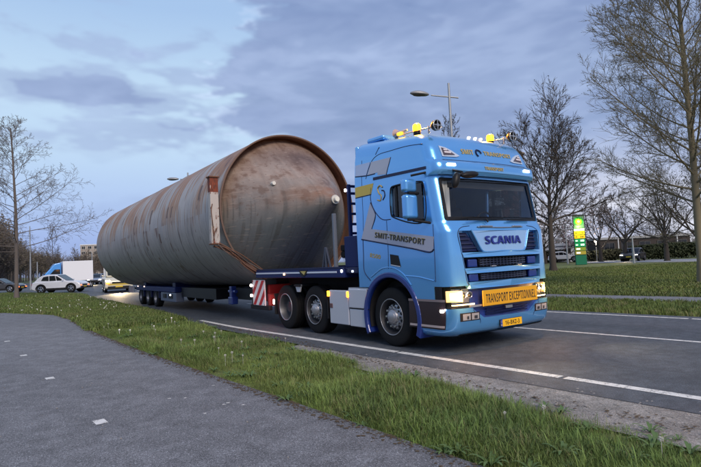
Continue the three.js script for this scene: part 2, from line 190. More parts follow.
{
  const r = rng(77), spots = [[], [], [], []];
  const put = (n, s, sc, y) => { const p = rd(n, s); spots[Math.floor(r() * 4)].push([p.x, p.z, sc, y]); };
  for (let i = 0; i < 42000; i++) { // near verge
    const s = 1.5 - r() * 18, a = pathR(s) - .03, b = roadL(s) + .02, t = r(), n = lerp(a, b, t), edge = Math.min(n - a, b - n), f = fbm(n * 1.3, s * 1.1, 4, 3);
    if (edge < .16 && r() > edge / .2 + .22) continue; if (f < .36 && r() < .45) continue;
    put(n + (r() - .5) * .05, s, (.3 + sstep(.32, .75, f) * .68 + (r() < .05 ? .45 : 0)) * clamp(.5 + edge * 2.2, .5, 1.05));
  }
  const gA = tuft(1, 8, .125, .055, .0032), gB = tuft(2, 10, .105, .07, .0036), gC = tuft(3, 7, .16, .05, .003), gD = tuft(4, 12, .085, .08, .004);
  grass('grass', 'green grass of the near verge between cycle path and road', spots[0].concat(spots[1]), gA, greenNear); grass('grass', 'taller grass blades mixed through the near verge', spots[2], gC, greenNear); grass('grass', 'short dense grass at the foot of the near verge', spots[3].concat(spots[3].map(([x, z, s], i) => [x + .05, z + .04, s])), gD, greenNear);
  const mid = []; for (let i = 0; i < 22000; i++) { const s = -15 - r() * 14, a = pathR(s), b = roadL(s), n = lerp(a, b, r()); const p = rd(n, s); mid.push([p.x, p.z, .8 + r() * .7]); }
  const inLeft = (n, s) => s < -27 && s > -62 && n < roadL(s) - .1 - Math.max(0, (-44 - s) * .28) && n > -36 && n > (s > -33 ? lerp(2.2, -6, (s + 27) / -6) : -36);
  for (let i = 0; i < 60000; i++) { const s = -27 - r() * 34, n = -36 + r() * 46; if (inLeft(n, s)) { const p = rd(n, s); mid.push([p.x, p.z, 1.0 + r() * .7]); } }
  grass('grass', 'grass of the left patch around the bare young tree', mid, tuft(11, 12, .12, .12, .007), (f) => [.085 + f * .05, .135 + f * .05, .036]);
  const right = [], rfar = [];
  for (let i = 0; i < 16000; i++) { const s = 6 - r() * 40, n = 12.2 + r() * 3.1, p = rd(n, s); right.push([p.x, p.z, .7 + r() * .5]); }
  for (let i = 0; i < 90000; i++) { const s = 10 - r() * 75, n = 16.9 + r() * r() * 52, p = rd(n, s); if (p.z > -44 && p.z < -8) rfar.push([p.x, p.z, .7 + r() * .8]); }
  grass('grass', 'grass strip between the road and the far footpath', right, tuft(12, 12, .11, .12, .006), (f) => [.075 + f * .06, .125 + f * .06, .033]);
  grass('grass', 'wide lawn beyond the far footpath under the trees', rfar, tuft(13, 14, .095, .22, .009), (f) => [.075 + f * .09, .115 + f * .085, .032], .25);
  // dandelion clocks and daisies
  const heads = [], dais = [], hr = rng(9);
  for (let i = 0; i < 22; i++) { const s = .5 - hr() * 16, n = lerp(pathR(s) + .1, roadL(s) - .1, hr()); heads.push([...rd(n, s, .08 + hr() * .08).toArray(), .55 + hr() * .4]); }
  for (let i = 0; i < 240; i++) { const s = -13 - hr() * 34, n = lerp(s < -27 ? -16 : pathR(s), roadL(s) - .2, hr()); if (s < -27 && !inLeft(n, s)) continue; if (fbm(n * .5, s * .4, 7, 2) < .47) continue; dais.push([...rd(n, s, .1 + hr() * .05).toArray(), .7 + hr() * .8]); }
  const inst = (name, label, g, mat, list) => { const im = new THREE.InstancedMesh(g, mat, list.length); list.forEach(([x, y, z, s], i) => im.setMatrixAt(i, new THREE.Matrix4().compose(V(x, y, z), new THREE.Quaternion(), V(s, s, s)))); im.name = numbered(name); im.userData = { kind: 'stuff', label, category: 'flowers' }; scene.add(im); };
  const dg = []; { const q = rng(31); for (let i = 0; i < 60; i++) { const z = 2 * q() - 1, a = q() * 6.283, k = Math.sqrt(1 - z * z); dg.push(rod([0, 0, 0], [k * Math.cos(a) * .02, z * .02, k * Math.sin(a) * .02], .0012, 3)); dg.push(at(new THREE.OctahedronGeometry(.0035, 0), k * Math.cos(a) * .021, z * .021, k * Math.sin(a) * .021)); } dg.push(rod([0, -.2, 0], [0, 0, 0], .0025, 4)); }
  inst('seed_head', 'pale dandelion clocks standing in the near verge', merge(dg), std(lin(.55, .55, .5), .9), heads);
  inst('daisy', 'small white daisies scattered over the grass on the left', merge([at(new THREE.SphereGeometry(.018, 7, 5), 0, 0, 0), rod([0, -.12, 0], [0, 0, 0], .004, 4)]), std(lin(.75, .75, .72), .9), dais);
  // crumbs of soil and dead leaf along the edges, and loose stones on the shoulder
  const crumbs = [], stones = [], cr = rng(57);
  for (let i = 0; i < 2600; i++) { const s = 1 - Math.pow(cr(), 1.3) * 22, d = Math.abs(cr() + cr() + cr() - 1.5) * .16; crumbs.push([...rd(pathR(s) - d, s, .006).toArray(), .35 + cr() * cr() * 1.5]); if (i % 3 === 0) crumbs.push([...rd(roadL(s) + .1 + d * 1.5, s, .002).toArray(), .4 + cr()]); }
  for (let i = 0; i < 900; i++) { const s = 1.5 - cr() * 9.5, n = lerp(4.35, 5.35, cr()); stones.push([...rd(n, s, -.006).toArray(), .3 + cr() * cr() * 1.1]); }
  for (let i = 0; i < 90; i++) stones.push([...rd(-.4 + cr() * 3.3, 1 - cr() * 12, .006).toArray(), .3 + cr() * .5]);
  inst('crumb', 'brown crumbs of soil and dead leaf along the verge edges', at(new THREE.IcosahedronGeometry(.011, 0).scale(1.5, .35, .9), 0, .002, 0), std(lin(.075, .055, .035), .95), crumbs);
  inst('loose_stone', 'small loose stones on the gravel shoulder', at(new THREE.IcosahedronGeometry(.012, 0).scale(1.2, .75, 1), 0, .004, 0), std(lin(.24, .23, .22), .95), stones);
  // rosettes of broad dandelion leaves
  const lg = []; { const q = rng(41); for (let i = 0; i < 9; i++) { const a = i / 9 * 6.283 + q() * .5, L = .06 + q() * .06, g = new THREE.PlaneGeometry(.016, L, 2, 5), p = g.attributes.position; for (let k = 0; k < p.count; k++) { const t = p.getY(k) / L + .5; p.setXYZ(k, p.getX(k) * (.35 + Math.sin(t * 3) * .9) * (k % 2 ? 1 : .8), Math.sin(t * 2.2) * L * .5, t * L); } g.rotateY(a); g.computeVertexNormals(); lg.push(g); } }
  const im = [], q = rng(43); for (let i = 0; i < 260; i++) { const s = -1.5 - q() * 20, n = lerp(pathR(s) - .02, roadL(s), q()); im.push([...rd(n, s, -.02).toArray(), .6 + q() * .9]); }
  inst('weed', 'broad leaved weeds growing through the near verge', merge(lg), std(lin(.075, .135, .04), .7, 0, { side: THREE.DoubleSide }), im);
}

// ------------------------------------------------------------------ trees: a tapered trunk, limbs and twigs grown by recursion
function growTree(seed, o) {
  const r = rng(seed), out = [0, 1].map(() => ({ P: [], N: [], I: [] })), leaves = [];
  const sides = o.sides || [9, 6, 4, 3, 3], segs = o.segs || [14, 8, 5, 3, 2];
  function emit(b, pts, rad, k) {
    const { P, N, I } = b, t = V(), u = V(), w = V();
    let base = P.length / 3; u.set(1, 0, 0);
    pts.forEach((p, i) => {
      t.copy(pts[Math.min(i + 1, pts.length - 1)]).sub(pts[Math.max(i - 1, 0)]).normalize();
      u.addScaledVector(t, -u.dot(t)); if (u.lengthSq() < 1e-4) u.set(-t.y, t.x, 0.1); u.normalize(); w.crossVectors(t, u);
      for (let j = 0; j < k; j++) { const a = j / k * 6.2832, c = Math.cos(a), s = Math.sin(a), nx = u.x * c + w.x * s, ny = u.y * c + w.y * s, nz = u.z * c + w.z * s; P.push(p.x + nx * rad[i], p.y + ny * rad[i], p.z + nz * rad[i]); N.push(nx, ny, nz); }
      if (i) for (let j = 0; j < k; j++) { const a = base + (i - 1) * k + j, c2 = base + (i - 1) * k + (j + 1) % k; I.push(a, c2, a + k, c2, c2 + k, a + k); }
    });
  }
  function branch(p, dir, len, rad, lv) {
    const n = segs[lv], pts = [p.clone()], rads = [rad], d = dir.clone(), tip = o.tip ? o.tip[lv] : lv ? .35 : .25;
    for (let i = 1; i <= n; i++) {
      const wg = o.wiggle[lv] * (lv ? 1 : i / n);
      d.x += (r() - .5) * wg; d.y += (r() - .5) * wg + o.trop[lv] / n; d.z += (r() - .5) * wg; d.normalize();
      pts.push(pts[i - 1].clone().addScaledVector(d, len / n)); rads.push(rad * lerp(1, tip, Math.pow(i / n, .8)) * (lv === 0 && i === 1 ? .86 : 1));
    }
    if (lv === 0) rads[0] *= 1.25;
    emit(out[lv ? 1 : 0], pts, rads, sides[lv]);
    if (lv >= o.count.length) { if (o.leaf && r() < o.leaf.p) for (let q = 0; q < (o.leaf.n || 1); q++) leaves.push([pts[1 + Math.floor(r() * n)], r]); return; }
    const cnt = Math.round(o.count[lv] * (lv ? .8 + r() * .4 : 1)), az0 = r() * 6.28;
    for (let c = 0; c < cnt; c++) {
      const t = lerp(o.from[lv], lv ? 1 : (o.to || .98), (c + r() * .7) / cnt), f = t * n, i = Math.min(n - 1, Math.floor(f)), q = pts[i].clone().lerp(pts[i + 1], f - i), rr = lerp(rads[i], rads[i + 1], f - i);
      const ax = pts[i + 1].clone().sub(pts[i]).normalize(), az = az0 + c * 2.4 + (r() - .5) * 1.1, ang = lv ? o.ang[lv] * (.65 + r() * .7) : (o.ang0 ? o.ang0(t) * (.85 + r() * .3) : o.ang[0]);
      const s1 = V(ax.y, -ax.x, .13).cross(ax).normalize(), s2 = ax.clone().cross(s1), nd = ax.clone().multiplyScalar(Math.cos(ang)).addScaledVector(s1, Math.sin(ang) * Math.cos(az)).addScaledVector(s2, Math.sin(ang) * Math.sin(az));
      const L = lv ? len * o.ratio[lv] * (.6 + r() * .6) * lerp(1.1, .6, t) : o.shape(t) * (.8 + r() * .35);
      branch(q, nd, L, Math.max(o.minR || .006, Math.min(rr * .85, rr * o.rr[lv])), lv + 1);
    }
  }
  branch(V(0, -.05, 0), V(...(o.lean || [0, 1, 0])).normalize(), o.len0, o.r0, 0);
  const mk = ({ P, N, I }) => { const g = new THREE.BufferGeometry(); g.setAttribute('position', new THREE.Float32BufferAttribute(P, 3)); g.setAttribute('normal', new THREE.Float32BufferAttribute(N, 3)); g.setIndex(I); return g; };
  let lg = null;
  if (leaves.length) { const P = [], I = []; const q = rng(seed + 5), s = o.leaf.s; leaves.forEach(([p]) => { const a = V(q() - .5, q() - .5, q() - .5).normalize(), b = V(q() - .5, q() - .5, q() - .5).cross(a).normalize(), k = s * (.6 + q() * .8), b0 = P.length / 3, j = o.leaf.j || 0, x = p.x + (q() - .5) * j, y = p.y + (q() - .5) * j, z = p.z + (q() - .5) * j; for (const [u, v] of [[0, -.5], [.8, 0], [0, .5], [-.8, 0]]) P.push(x + a.x * u * k + b.x * v * k, y + a.y * u * k + b.y * v * k, z + a.z * u * k + b.z * v * k); I.push(b0, b0 + 1, b0 + 2, b0, b0 + 2, b0 + 3); }); lg = new THREE.BufferGeometry(); lg.setAttribute('position', new THREE.Float32BufferAttribute(P, 3)); lg.setIndex(I); lg.computeVertexNormals(); }
  return { trunk: mk(out[0]), crown: mk(out[1]), leaves: lg };
}
const barkTex = dataTex(256, 256, (x, y) => { const a = vnoise(x / 5, y / 26, 1, 51, 10), b = vnoise(x / 2, y / 7, 2, 128, 37), v = 120 + a * 90 + b * 45; return [v, v * .97, v * .93]; });
const bark = (c) => std(c, .92, 0, {});
const leafMat = (c) => new THREE.MeshStandardMaterial({ color: c, roughness: .8, side: THREE.DoubleSide });
function plantTree(name, label, g, pos, ry, barkMat, lm, leafName = 'leaves') {
  const t = thing(name, label, 'tree', pos, ry); mesh('trunk', g.trunk, barkMat, t); mesh('crown', g.crown, barkMat, t); if (g.leaves) { const m = mesh(leafName, g.leaves, lm, t); m.userData.kind = 'stuff'; } return t;
}
const G3 = (v) => [v.x, -.03, v.z];
const barkDark = bark(lin(.058, .048, .04)), barkPale = bark(lin(.13, .11, .10)), barkOlive = bark(lin(.19, .165, .105)), barkGrey = bark(lin(.07, .062, .058));
{
  const young = growTree(101, { len0: 12.2, r0: .165, lean: [.012, 1, 0], wiggle: [.05, .14, .2, .25, .3], trop: [0, .12, .03, .02, 0], count: [42, 10, 7, 3], from: [.27, .2, .2, .2], to: .99, ang: [1.2, .75, .75, .7], ang0: (t) => lerp(1.42, .6, (t - .27) / .72), ratio: [0, .4, .45, .5], shape: (t) => lerp(6.2, 1.3, Math.pow((t - .27) / .72, .8)), rr: [.3, .45, .5, .6], minR: .0095 });
  plantTree('bare_tree', 'slim bare young tree standing on the grass at the left edge', young, G3(gp(16.5, 299)), .4, barkPale);
  const oak = growTree(202, { len0: 7.2, r0: .3, wiggle: [.08, .16, .2, .25, .3], trop: [0, .3, .1, .06, .03], count: [16, 11, 9, 6], from: [.44, .16, .12, .12], to: 1, ang: [.7, .66, .6, .42], ang0: (t) => lerp(1.3, .2, (t - .46) / .54), ratio: [0, .48, .48, .72], shape: (t) => lerp(5.2, 5.9, (t - .44) / .56), rr: [.55, .5, .5, .55], minR: .0145, leaf: { p: .12, s: .08 } });
  plantTree('bare_tree', 'broad bare tree with dark forked trunk right behind the lorry cab', oak, G3(gp(553.5, 271)), 1.2, barkDark, leafMat(lin(.07, .06, .035)), 'buds');
  const big = growTree(303, { len0: 15.2, r0: .165, lean: [-.01, 1, 0], wiggle: [.06, .16, .2, .26, .3], trop: [0, .36, .2, .12, .08], count: [66, 13, 9, 5], from: [.2, .12, .12, .15], to: .99, ang: [.8, .62, .6, .45], ang0: (t) => lerp(1.25, .42, (t - .2) / .8), ratio: [0, .42, .45, .75], shape: (t) => .9 + 3.5 * Math.pow(Math.sin(Math.PI * clamp((t + .12) / 1.16)), .8), rr: [.36, .45, .5, .6], minR: .007, leaf: { p: .4, s: .03, n: 1 } });
  plantTree('budding_tree', 'tall budding tree at the right edge with upswept branches', big, G3(gp(702.5, 283)), 2.2, barkOlive, leafMat(lin(.17, .18, .06)), 'buds');
  const slim = growTree(404, { len0: 12.5, r0: .13, wiggle: [.07, .2, .3, .4, .5], trop: [0, .6, .3, .2, .1], count: [20, 7, 5, 2], from: [.3, .2, .2, .2], ang: [.7, .6, .6, .6], ang0: (t) => lerp(.95, .4, (t - .3) / .7), ratio: [0, .45, .5, .5], shape: (t) => lerp(3.4, 1.2, (t - .3) / .7), rr: [.4, .5, .55, .6], minR: .018 });
  const s0 = plantTree('slim_tree', 'slim bare tree showing above the cab right of the street lamp', slim, G3(dp(458, 262, 42)), .3, barkGrey);
  copy(s0, G3(dp(487, 260, 52)), 2.1, 'smaller bare tree showing above the cab roof between lamp and round tree', .95); copy(s0, G3(dp(427, 262, 66)), 1.1, 'faint bare tree top left of the street lamp behind the amber beacon', .95); copy(s0, G3(dp(53, 283, 62)), 4, 'thin bare tree behind the box lorry on the left', .58);
  const wild = growTree(505, { len0: 3.2, r0: .3, wiggle: [.2, .4, .45, .5, .5], trop: [0, .45, .3, .1, .05], count: [8, 8, 7, 4], from: [.45, .2, .2, .2], ang: [.8, .7, .7, .7], ang0: (t) => lerp(1.15, .5, (t - .45) / .55), ratio: [0, .5, .5, .5], shape: () => 5.2, rr: [.62, .5, .5, .55], minR: .02, leaf: { p: .6, s: .12, n: 1, j: .3 } });
  const blossom = plantTree('blossom_tree', 'pale blossoming tree just right of the petrol price sign', wild, G3(dp(601, 258, 62)), 0, barkDark, leafMat(lin(.34, .29, .30)), 'blossom');
  copy(blossom, G3(dp(545, 258, 66)), 2, 'pale blossoming tree left of the petrol price sign', .95); 
  const pk = plantTree('blossom_tree', 'small pink blossoming tree beside the white car left of the sign', wild, G3(dp(569, 258, 70)), 4, barkDark, leafMat(lin(.42, .22, .25)), 'blossom'); pk.scale.setScalar(.62);
  const gnarl = growTree(606, { len0: 3.4, r0: .34, lean: [.1, 1, 0], wiggle: [.3, .5, .5, .5, .5], trop: [0, .35, .2, .1, .05], count: [7, 7, 6, 4], from: [.55, .25, .2, .2], ang: [.8, .7, .7, .7], ang0: () => .8, ratio: [0, .5, .5, .5], shape: () => 4.6, rr: [.65, .5, .5, .55], minR: .022 });
  plantTree('gnarled_tree', 'dark gnarled bare tree in front of the low flat building', gnarl, G3(dp(625, 259, 58)), .5, barkDark);
  const leafy = growTree(707, { len0: 4.2, r0: .3, wiggle: [.15, .3, .35, .4, .5], trop: [0, .45, .3, .15, .05], count: [13, 9, 8, 4], from: [.35, .2, .2, .2], ang: [.8, .65, .7, .7], ang0: (t) => lerp(1.3, .3, (t - .35) / .65), ratio: [0, .5, .5, .5], shape: () => 5.6, rr: [.6, .5, .5, .55], minR: .011, leaf: { p: .4, s: .09, n: 1, j: .15 } });
  const lf = plantTree('leafing_tree', 'wide tree with young olive leaves behind the dark hedge', leafy, G3(dp(667, 257, 52)), .2, barkDark, leafMat(lin(.075, .075, .032)));
  copy(lf, G3(dp(706, 254, 50)), 2.6, 'wide leafing tree behind the hedge at the right edge of view', 1.08); copy(lf, G3(dp(520, 258, 100)), 1.6, 'leafing tree far behind the lorry cab');
  for (const [u, Z, k, l] of [[652, 96, .8, 'far tree rising behind the left end of the hedge']]) copy(lf, G3(dp(u, 257, Z)), u, l, k);
  // far woods on the left and along the horizon: one mass, nobody could count it
  const w1 = growTree(811, { len0: 6, r0: .2, wiggle: [.1, .3, .4, .5], trop: [0, .45, .2, .1], count: [12, 7, 6], from: [.25, .2, .2], ang: [.7, .6, .6], ang0: () => .7, ratio: [0, .5, .55], shape: (t) => 4.6, rr: [.5, .5, .5], minR: .028, sides: [5, 3, 3, 3], segs: [6, 4, 2, 1], leaf: { p: .7, s: .2, n: 1, j: .5 } });
  const wg = flat(w1.crown.clone()), list = [], q = rng(12);
  for (let i = 0; i < 200; i++) { const t = q(), u = lerp(-90, 60, t), Z = lerp(84, 250, sstep(.45, 1, t)) + q() * 26, p = dp(u, 270, Z); list.push([p.x, p.z, 1.0 + q() * .3]); }
  for (let i = 0; i < 240; i++) { const u = -250 + q() * 1300, Z = 210 + q() * 70, p = dp(u, 262, Z); list.push([p.x, p.z, .42 + q() * .3]); }
  for (let i = 0; i < 46; i++) { const u = 75 + q() * 60, Z = 130 + q() * 60, p = dp(u, 262, Z); list.push([p.x, p.z, .5 + q() * .35]); }
  for (let i = 0; i < 60; i++) { const u = 530 + q() * 260, Z = 110 + q() * 60, p = dp(u, 255, Z); list.push([p.x, p.z, .3 + q() * .2]); }
  const wood = new THREE.Group();
  const mkInst = (g, mat, name, label) => { const im = new THREE.InstancedMesh(g, mat, list.length), rr = rng(3); list.forEach(([x, z, s], i) => im.setMatrixAt(i, new THREE.Matrix4().compose(V(x, -.1, z), new THREE.Quaternion().setFromAxisAngle(UP, rr() * 6.28), V(s, s * (.9 + rr() * .25), s)))); im.name = name; im.castShadow = im.receiveShadow = true; return im; };
  const w = mkInst(merge([w1.trunk, wg]), bark(lin(.12, .10, .088)), 'far_wood'); w.userData = { kind: 'stuff', label: 'brown bare woods behind the junction and along the horizon', category: 'woods' }; scene.add(w);
  const wl = mkInst(w1.leaves, leafMat(lin(.14, .12, .085)), 'wood_foliage'); wl.userData = { kind: 'stuff', label: 'thin brown foliage of the far woods', category: 'woods' }; scene.add(wl);
}
// hedges and shrubs: leaf clumps on stems
function shrub(name, label, cat, a, b, h, depth, n, col, seed) {
  const t = thing(name, label, cat, [0, 0, 0]), r = rng(seed), dir = b.clone().sub(a), P = [], I = [], st = [], s = .13;
  for (let i = 0; i < n; i++) { const u = r(), up = Math.sqrt(r()), top = h * (.72 + .36 * fbm(u * dir.length() * .6, seed, 1, 3)), w = depth * (.6 + .4 * Math.sin(up * 2.6)), p = a.clone().addScaledVector(dir, u).add(V((r() - .5) * w, up * top, (r() - .5) * w)), e = V(r() - .5, r() - .5, r() - .5).normalize(), f = V(r() - .5, r() - .5, r() - .5).cross(e).normalize(), k = s * (.6 + r()), o = P.length / 3; for (const [x, y] of [[-1, 0], [0, -.6], [1, 0], [0, .6]]) P.push(p.x + (e.x * x + f.x * y) * k, p.y + (e.y * x + f.y * y) * k, p.z + (e.z * x + f.z * y) * k); I.push(o, o + 1, o + 2, o, o + 2, o + 3); }
  for (let i = 0; i < 40; i++) { const p = a.clone().addScaledVector(dir, r()); st.push(rod([p.x, -.05, p.z], [p.x + (r() - .5) * .6, h * .8, p.z + (r() - .5) * .6], .02, 4, .008)); }
  const g = new THREE.BufferGeometry(); g.setAttribute('position', new THREE.Float32BufferAttribute(P, 3)); g.setIndex(I); g.computeVertexNormals(); const m = mesh('foliage', g, leafMat(col), t); m.userData.kind = 'stuff'; mesh('stem', st, barkDark, t);
}
shrub('hedge', 'dark green hedge along the far side road under the leafing trees', 'hedge', dp(640, 259, 61).setY(0), dp(693, 258, 61).setY(0), 1.95, 2.2, 12000, lin(.032, .045, .018), 1);
shrub('hedge', 'dark hedge at the right edge of the view past the tall trunk', 'hedge', dp(696, 257, 63).setY(0), dp(760, 254, 65).setY(0), 1.8, 2, 8000, lin(.03, .042, .02), 2);
shrub('shrub', 'low dark shrubs between the price sign and the gnarled tree', 'shrub', dp(588, 260, 66).setY(0), dp(616, 260, 66).setY(0), 1.5, 2.4, 7000, lin(.03, .035, .02), 3);
shrub('shrub', 'low dark shrubs between the lorry front and the forked tree', 'shrub', dp(520, 260, 72).setY(0), dp(562, 260, 72).setY(0), 1.7, 2.4, 7000, lin(.03, .032, .022), 4);

// ------------------------------------------------------------------ buildings
const brickTex = dataTex(256, 256, (x, y) => { const row = Math.floor(y / 8), bx = (x + (row % 2) * 11) % 22, j = y % 8 < 1 || bx < 1, h = hash3(Math.floor((x + (row % 2) * 11) / 22), row, 2), v = j ? 118 : 96 + h * 42; return j ? [v, v * .93, v * .86] : [v, v * .56, v * .44]; });
const brickMat = std(0xffffff, .9, 0, { map: brickTex });
function facade(t, w, h, d, floors, bays, wallMat, o = {}) { // local frame: front is +z, base at y 0
  mesh('wall', box(w, h, d, 0, h / 2, 0), wallMat, t); mesh('roof', box(w + .4, .35, d + .4, 0, h + .176, 0), o.roofMat || M.white, t);
  const fh = h / floors, bw = w / bays, win = box(bw * .56, fh * .5, .06, 0, 0, 0), frame = [box(bw * .62, .08, .1, 0, fh * .27, 0), box(bw * .62, .08, .1, 0, -fh * .27, 0), box(.08, fh * .56, .1, -bw * .3, 0, 0), box(.08, fh * .56, .1, bw * .3, 0, 0), box(.06, fh * .5, .09, 0, 0, 0)], fg = merge(frame), wm = M.darkGlass;
  for (let f = 0; f < floors; f++) for (let b = 0; b < bays; b++) for (const sd of o.sides || [1]) { const m = mesh('window', win, o.lit && (f * 7 + b * 3) % 11 === 0 ? o.lit : wm, t); m.position.set(-w / 2 + (b + .5) * bw, (f + .55) * fh, sd * (d / 2 + .02)); const fr = mesh('frame', fg, o.frameMat || M.white, m); fr.position.set(0, 0, sd * .01); if (o.balcony && b % 2 === 1) { const bal = mesh('balcony', [box(bw * 1.5, .18, 1.2, 0, 0, 0), box(bw * 1.5, .95, .06, 0, .55, sd * .57)], o.balcony, t); bal.position.set(-w / 2 + (b + .5) * bw, f * fh + .1, sd * (d / 2 + .6)); } }
  if (o.ends) for (let f = 0; f < floors; f++) for (const k of [-.24, .2]) { const m = mesh('window', box(.06, fh * .5, d * .16), wm, t); m.position.set(w / 2 + .02, (f + .55) * fh, k * d); mesh('frame', [box(.1, .1, d * .19, 0, fh * .28, 0), box(.1, .1, d * .19, 0, -fh * .28, 0)], M.white, m); }
}
{
  const a = dp(537, 200, 82), b = dp(384, 200, 102), w = Math.hypot(a.x - b.x, a.z - b.z), ang = Math.atan2(-(a.z - b.z), a.x - b.x);
  const t = thing('apartment_building', 'long brown brick block of flats with white balconies behind the lorry cab', 'building', [(a.x + b.x) / 2 - 3.2 * Math.sin(-ang), -.1, (a.z + b.z) / 2 - 4], ang);
  for (const p of [brickTex]) { p.repeat.set(6, 4); }
  facade(t, w, 18.6, 9, 6, 14, brickMat, { balcony: M.white, ends: true, roofMat: std(lin(.2, .17, .15), .8) });
  const c = dp(94, 262, 250), t2 = thing('apartment_building', 'distant pale block of flats left of the far end of the tank', 'building', [c.x + 8, -.1, c.z], .25); facade(t2, 24, 15.2, 10, 6, 9, std(lin(.34, .3, .27), .9), { lit: glow(0xffd9a0, .6) });
  const e = dp(637, 256, 84), t3 = thing('low_building', 'low flat roofed building with pale fascia behind the gnarled tree', 'building', [e.x, -.1, e.z], -.15); facade(t3, 13, 3.0, 7, 1, 5, std(lin(.04, .032, .03), .9), { roofMat: std(lin(.3, .31, .32), .7), frameMat: std(lin(.07, .07, .075), .7) }); mesh('post', [cylY(.07, 3.1, 4.2, 1.55, 4.6, 8), cylY(.07, 3.1, -4.2, 1.55, 4.6, 8)], M.white, t3);
  const k = dp(551, 256, 74), t4 = thing('kiosk', 'small white kiosk with flat roof left of the price sign', 'kiosk', [k.x, -.1, k.z], -.2); facade(t4, 5.5, 2.3, 3.5, 1, 3, std(lin(.46, .5, .58), .7), { roofMat: std(lin(.5, .54, .62), .6) });
}

// ------------------------------------------------------------------ street lamps and the price sign
function lampPost(label, base, H, arm, ry, o = {}) {
  const t = thing('street_lamp', label, 'street lamp', [base.x, -.03, base.z], ry);   // +x points at the road
  mesh('pole', lathe([[.11, 0], [.11, 1.1], [.085, 1.15], [.05, H], [0, H + .01]], 12), M.galv, t);
  if (!arm) return t;
  const y = H - .62 + (o.dy || 0), k = o.up ?? .1;
  mesh('arm', rod([-.4, y - .4 * k, 0], [arm - .5, y + (arm - .5) * k, 0], .035, 8, .028), M.galv, t);
  const head = at(lathe([[0, -.055], [.16, -.06], [.2, -.02], [.19, .04], [.12, .1], [0, .115]], 20).scale(2.1, 1, .95), arm, y + arm * k + .02, 0, 0, 0, Math.atan(k));
  mesh('lamp_head', head, std(lin(.3, .31, .33), .45, .3), t); mesh('lens', at(new THREE.SphereGeometry(.15, 14, 6, 0, 6.28, 0, 1.57).scale(2, .35, .85), arm, y + arm * k - .035, 0, Math.PI, 0, 0), std(lin(.1, .1, .1), .2), t);
  return t;
}
const toRoad = Math.PI + R(38.5);       // local +x to the road side
lampPost('grey street lamp with single flat head rising behind the lorry cab', V(dp(458.5, 250, 22).x, 0, -22), 8.95, 1.3, Math.PI + .12, { up: .10, dy: .02 });
lampPost('street lamp whose head peeps over the top of the tank', V(-11.15, 0, -36), 8.25, 1.05, Math.PI, { up: .04, dy: 0.16 });
lampPost('plain grey lamp post left of the white car', dp(30.6, 284, 60), 7.4, 0, 0); lampPost('thin pale lamp post beside the price sign', dp(568, 262, 60), 4.6, .5, 0, { up: 0 }); lampPost('thin post left of the far flats', dp(92.5, 283, 66), 4.2, 0, 0);
lampPost('thin pole behind the left end of the white car', dp(37.5, 286, 66), 3.4, 0, 0); lampPost('pale pole in front of the hedge by the parked dark car', dp(634, 259, 50), 2.6, 0, 0);
{
  const t = thing('garden_lamp', 'small lit street light between price sign and gnarled tree', 'street lamp', [dp(597, 258, 64).x, -.03, -64]);
  mesh('pole', cylY(.04, 2.4, 0, 1.2, 0, 8), M.galv, t); mesh('lamp_globe', at(new THREE.SphereGeometry(.16, 14, 10), 0, 2.5, 0), glow(0xfff0d8, 9, 0xffffff), t);
  const l = new THREE.PointLight(0xffe8c8, 18, 0, 2); l.position.set(0, 2.5, .25); l.castShadow = true; t.add(l);
}
{
  const b = gp(581.5, 264.5), t = thing('price_sign', 'tall lit green and yellow petrol price sign on the lawn', 'sign', [b.x, -.03, b.z], -.28), w = 1.0, H = 5.15, dp_ = .3;
  const green = std(lin(.01, .16, .085), .4), dgreen = std(lin(.012, .075, .05), .4);
  mesh('column', rbox(w + .08, H, dp_, .03, 0, H / 2, 0), dgreen, t); mesh('base_panel', box(w, .95, .03, 0, .5, dp_ / 2 + .012), green, t);
  const panel = (name, y0, y1, mat) => { const p = mesh(name, box(w, y1 - y0 - .03, .03, 0, (y0 + y1) / 2, dp_ / 2 + .012), mat, t); return p; };
  panel('emblem_sign_panel', 3.75, 5.1, std(lin(.1, .16, .14), .35)); panel('white_sign_panel', 3.5, 3.72, glow(0xf4f6ff, .95, 0xffffff));
  const rows = [[3.1, 3.46, 0xf2c016, .6], [2.7, 3.07, 0xeab010, .55], [2.3, 2.66, 0x0a8a50, .35], [1.85, 2.27, 0x0a8a50, .35], [1.45, 1.82, 0x7a8a2a, .28], [1.05, 1.42, 0x9a8a30, .28]];
  rows.forEach(([y0, y1, c, k], i) => { const p = panel('price_sign_panel', y0, y1, glow(c, k, c)); const lit = i < 2 ? std(lin(.25, .16, .01), .5) : glow(0xf2fff4, i < 4 ? 1.0 : .25, 0xffffff), ym = (y0 + y1) / 2, z = dp_ / 2 + .034; mesh('price_digit', (i < 4 ? [.1, .23, .34] : [-.2]).map((x) => box(i < 4 ? .085 : .35, .17, .012, x, ym, z)), lit, p); mesh('grade_mark', box(.2, .1, .012, -.32, ym, z), lit, p); });
  const petals = (r, n, k) => { const s = new THREE.Shape(); for (let i = 0; i <= n * 12; i++) { const a = i / (n * 12) * Math.PI * 2, q = r * (1 - k + k * Math.abs(Math.cos(a * n / 2))); i ? s.lineTo(Math.cos(a) * q, Math.sin(a) * q) : s.moveTo(q, 0); } return s; };
  [[.46, 18, .16, 0x0c9a3c, .5], [.37, 18, .2, 0x6fc423, .6], [.26, 18, .22, 0xd8e830, .6], [.12, 18, .24, 0xfcffe0, .8]].forEach(([r, n, k, c, e], i) => { const g = extrude(petals(r, n, k), .02); mesh('emblem_sign_petals', at(g, -.02, 4.45, dp_ / 2 + .03 + i * .022), glow(c, e, c), t); });
  const l = new THREE.PointLight(0xd8ff90, 6, 0, 2); l.position.set(0, 4, .8); l.castShadow = true; t.add(l);
}

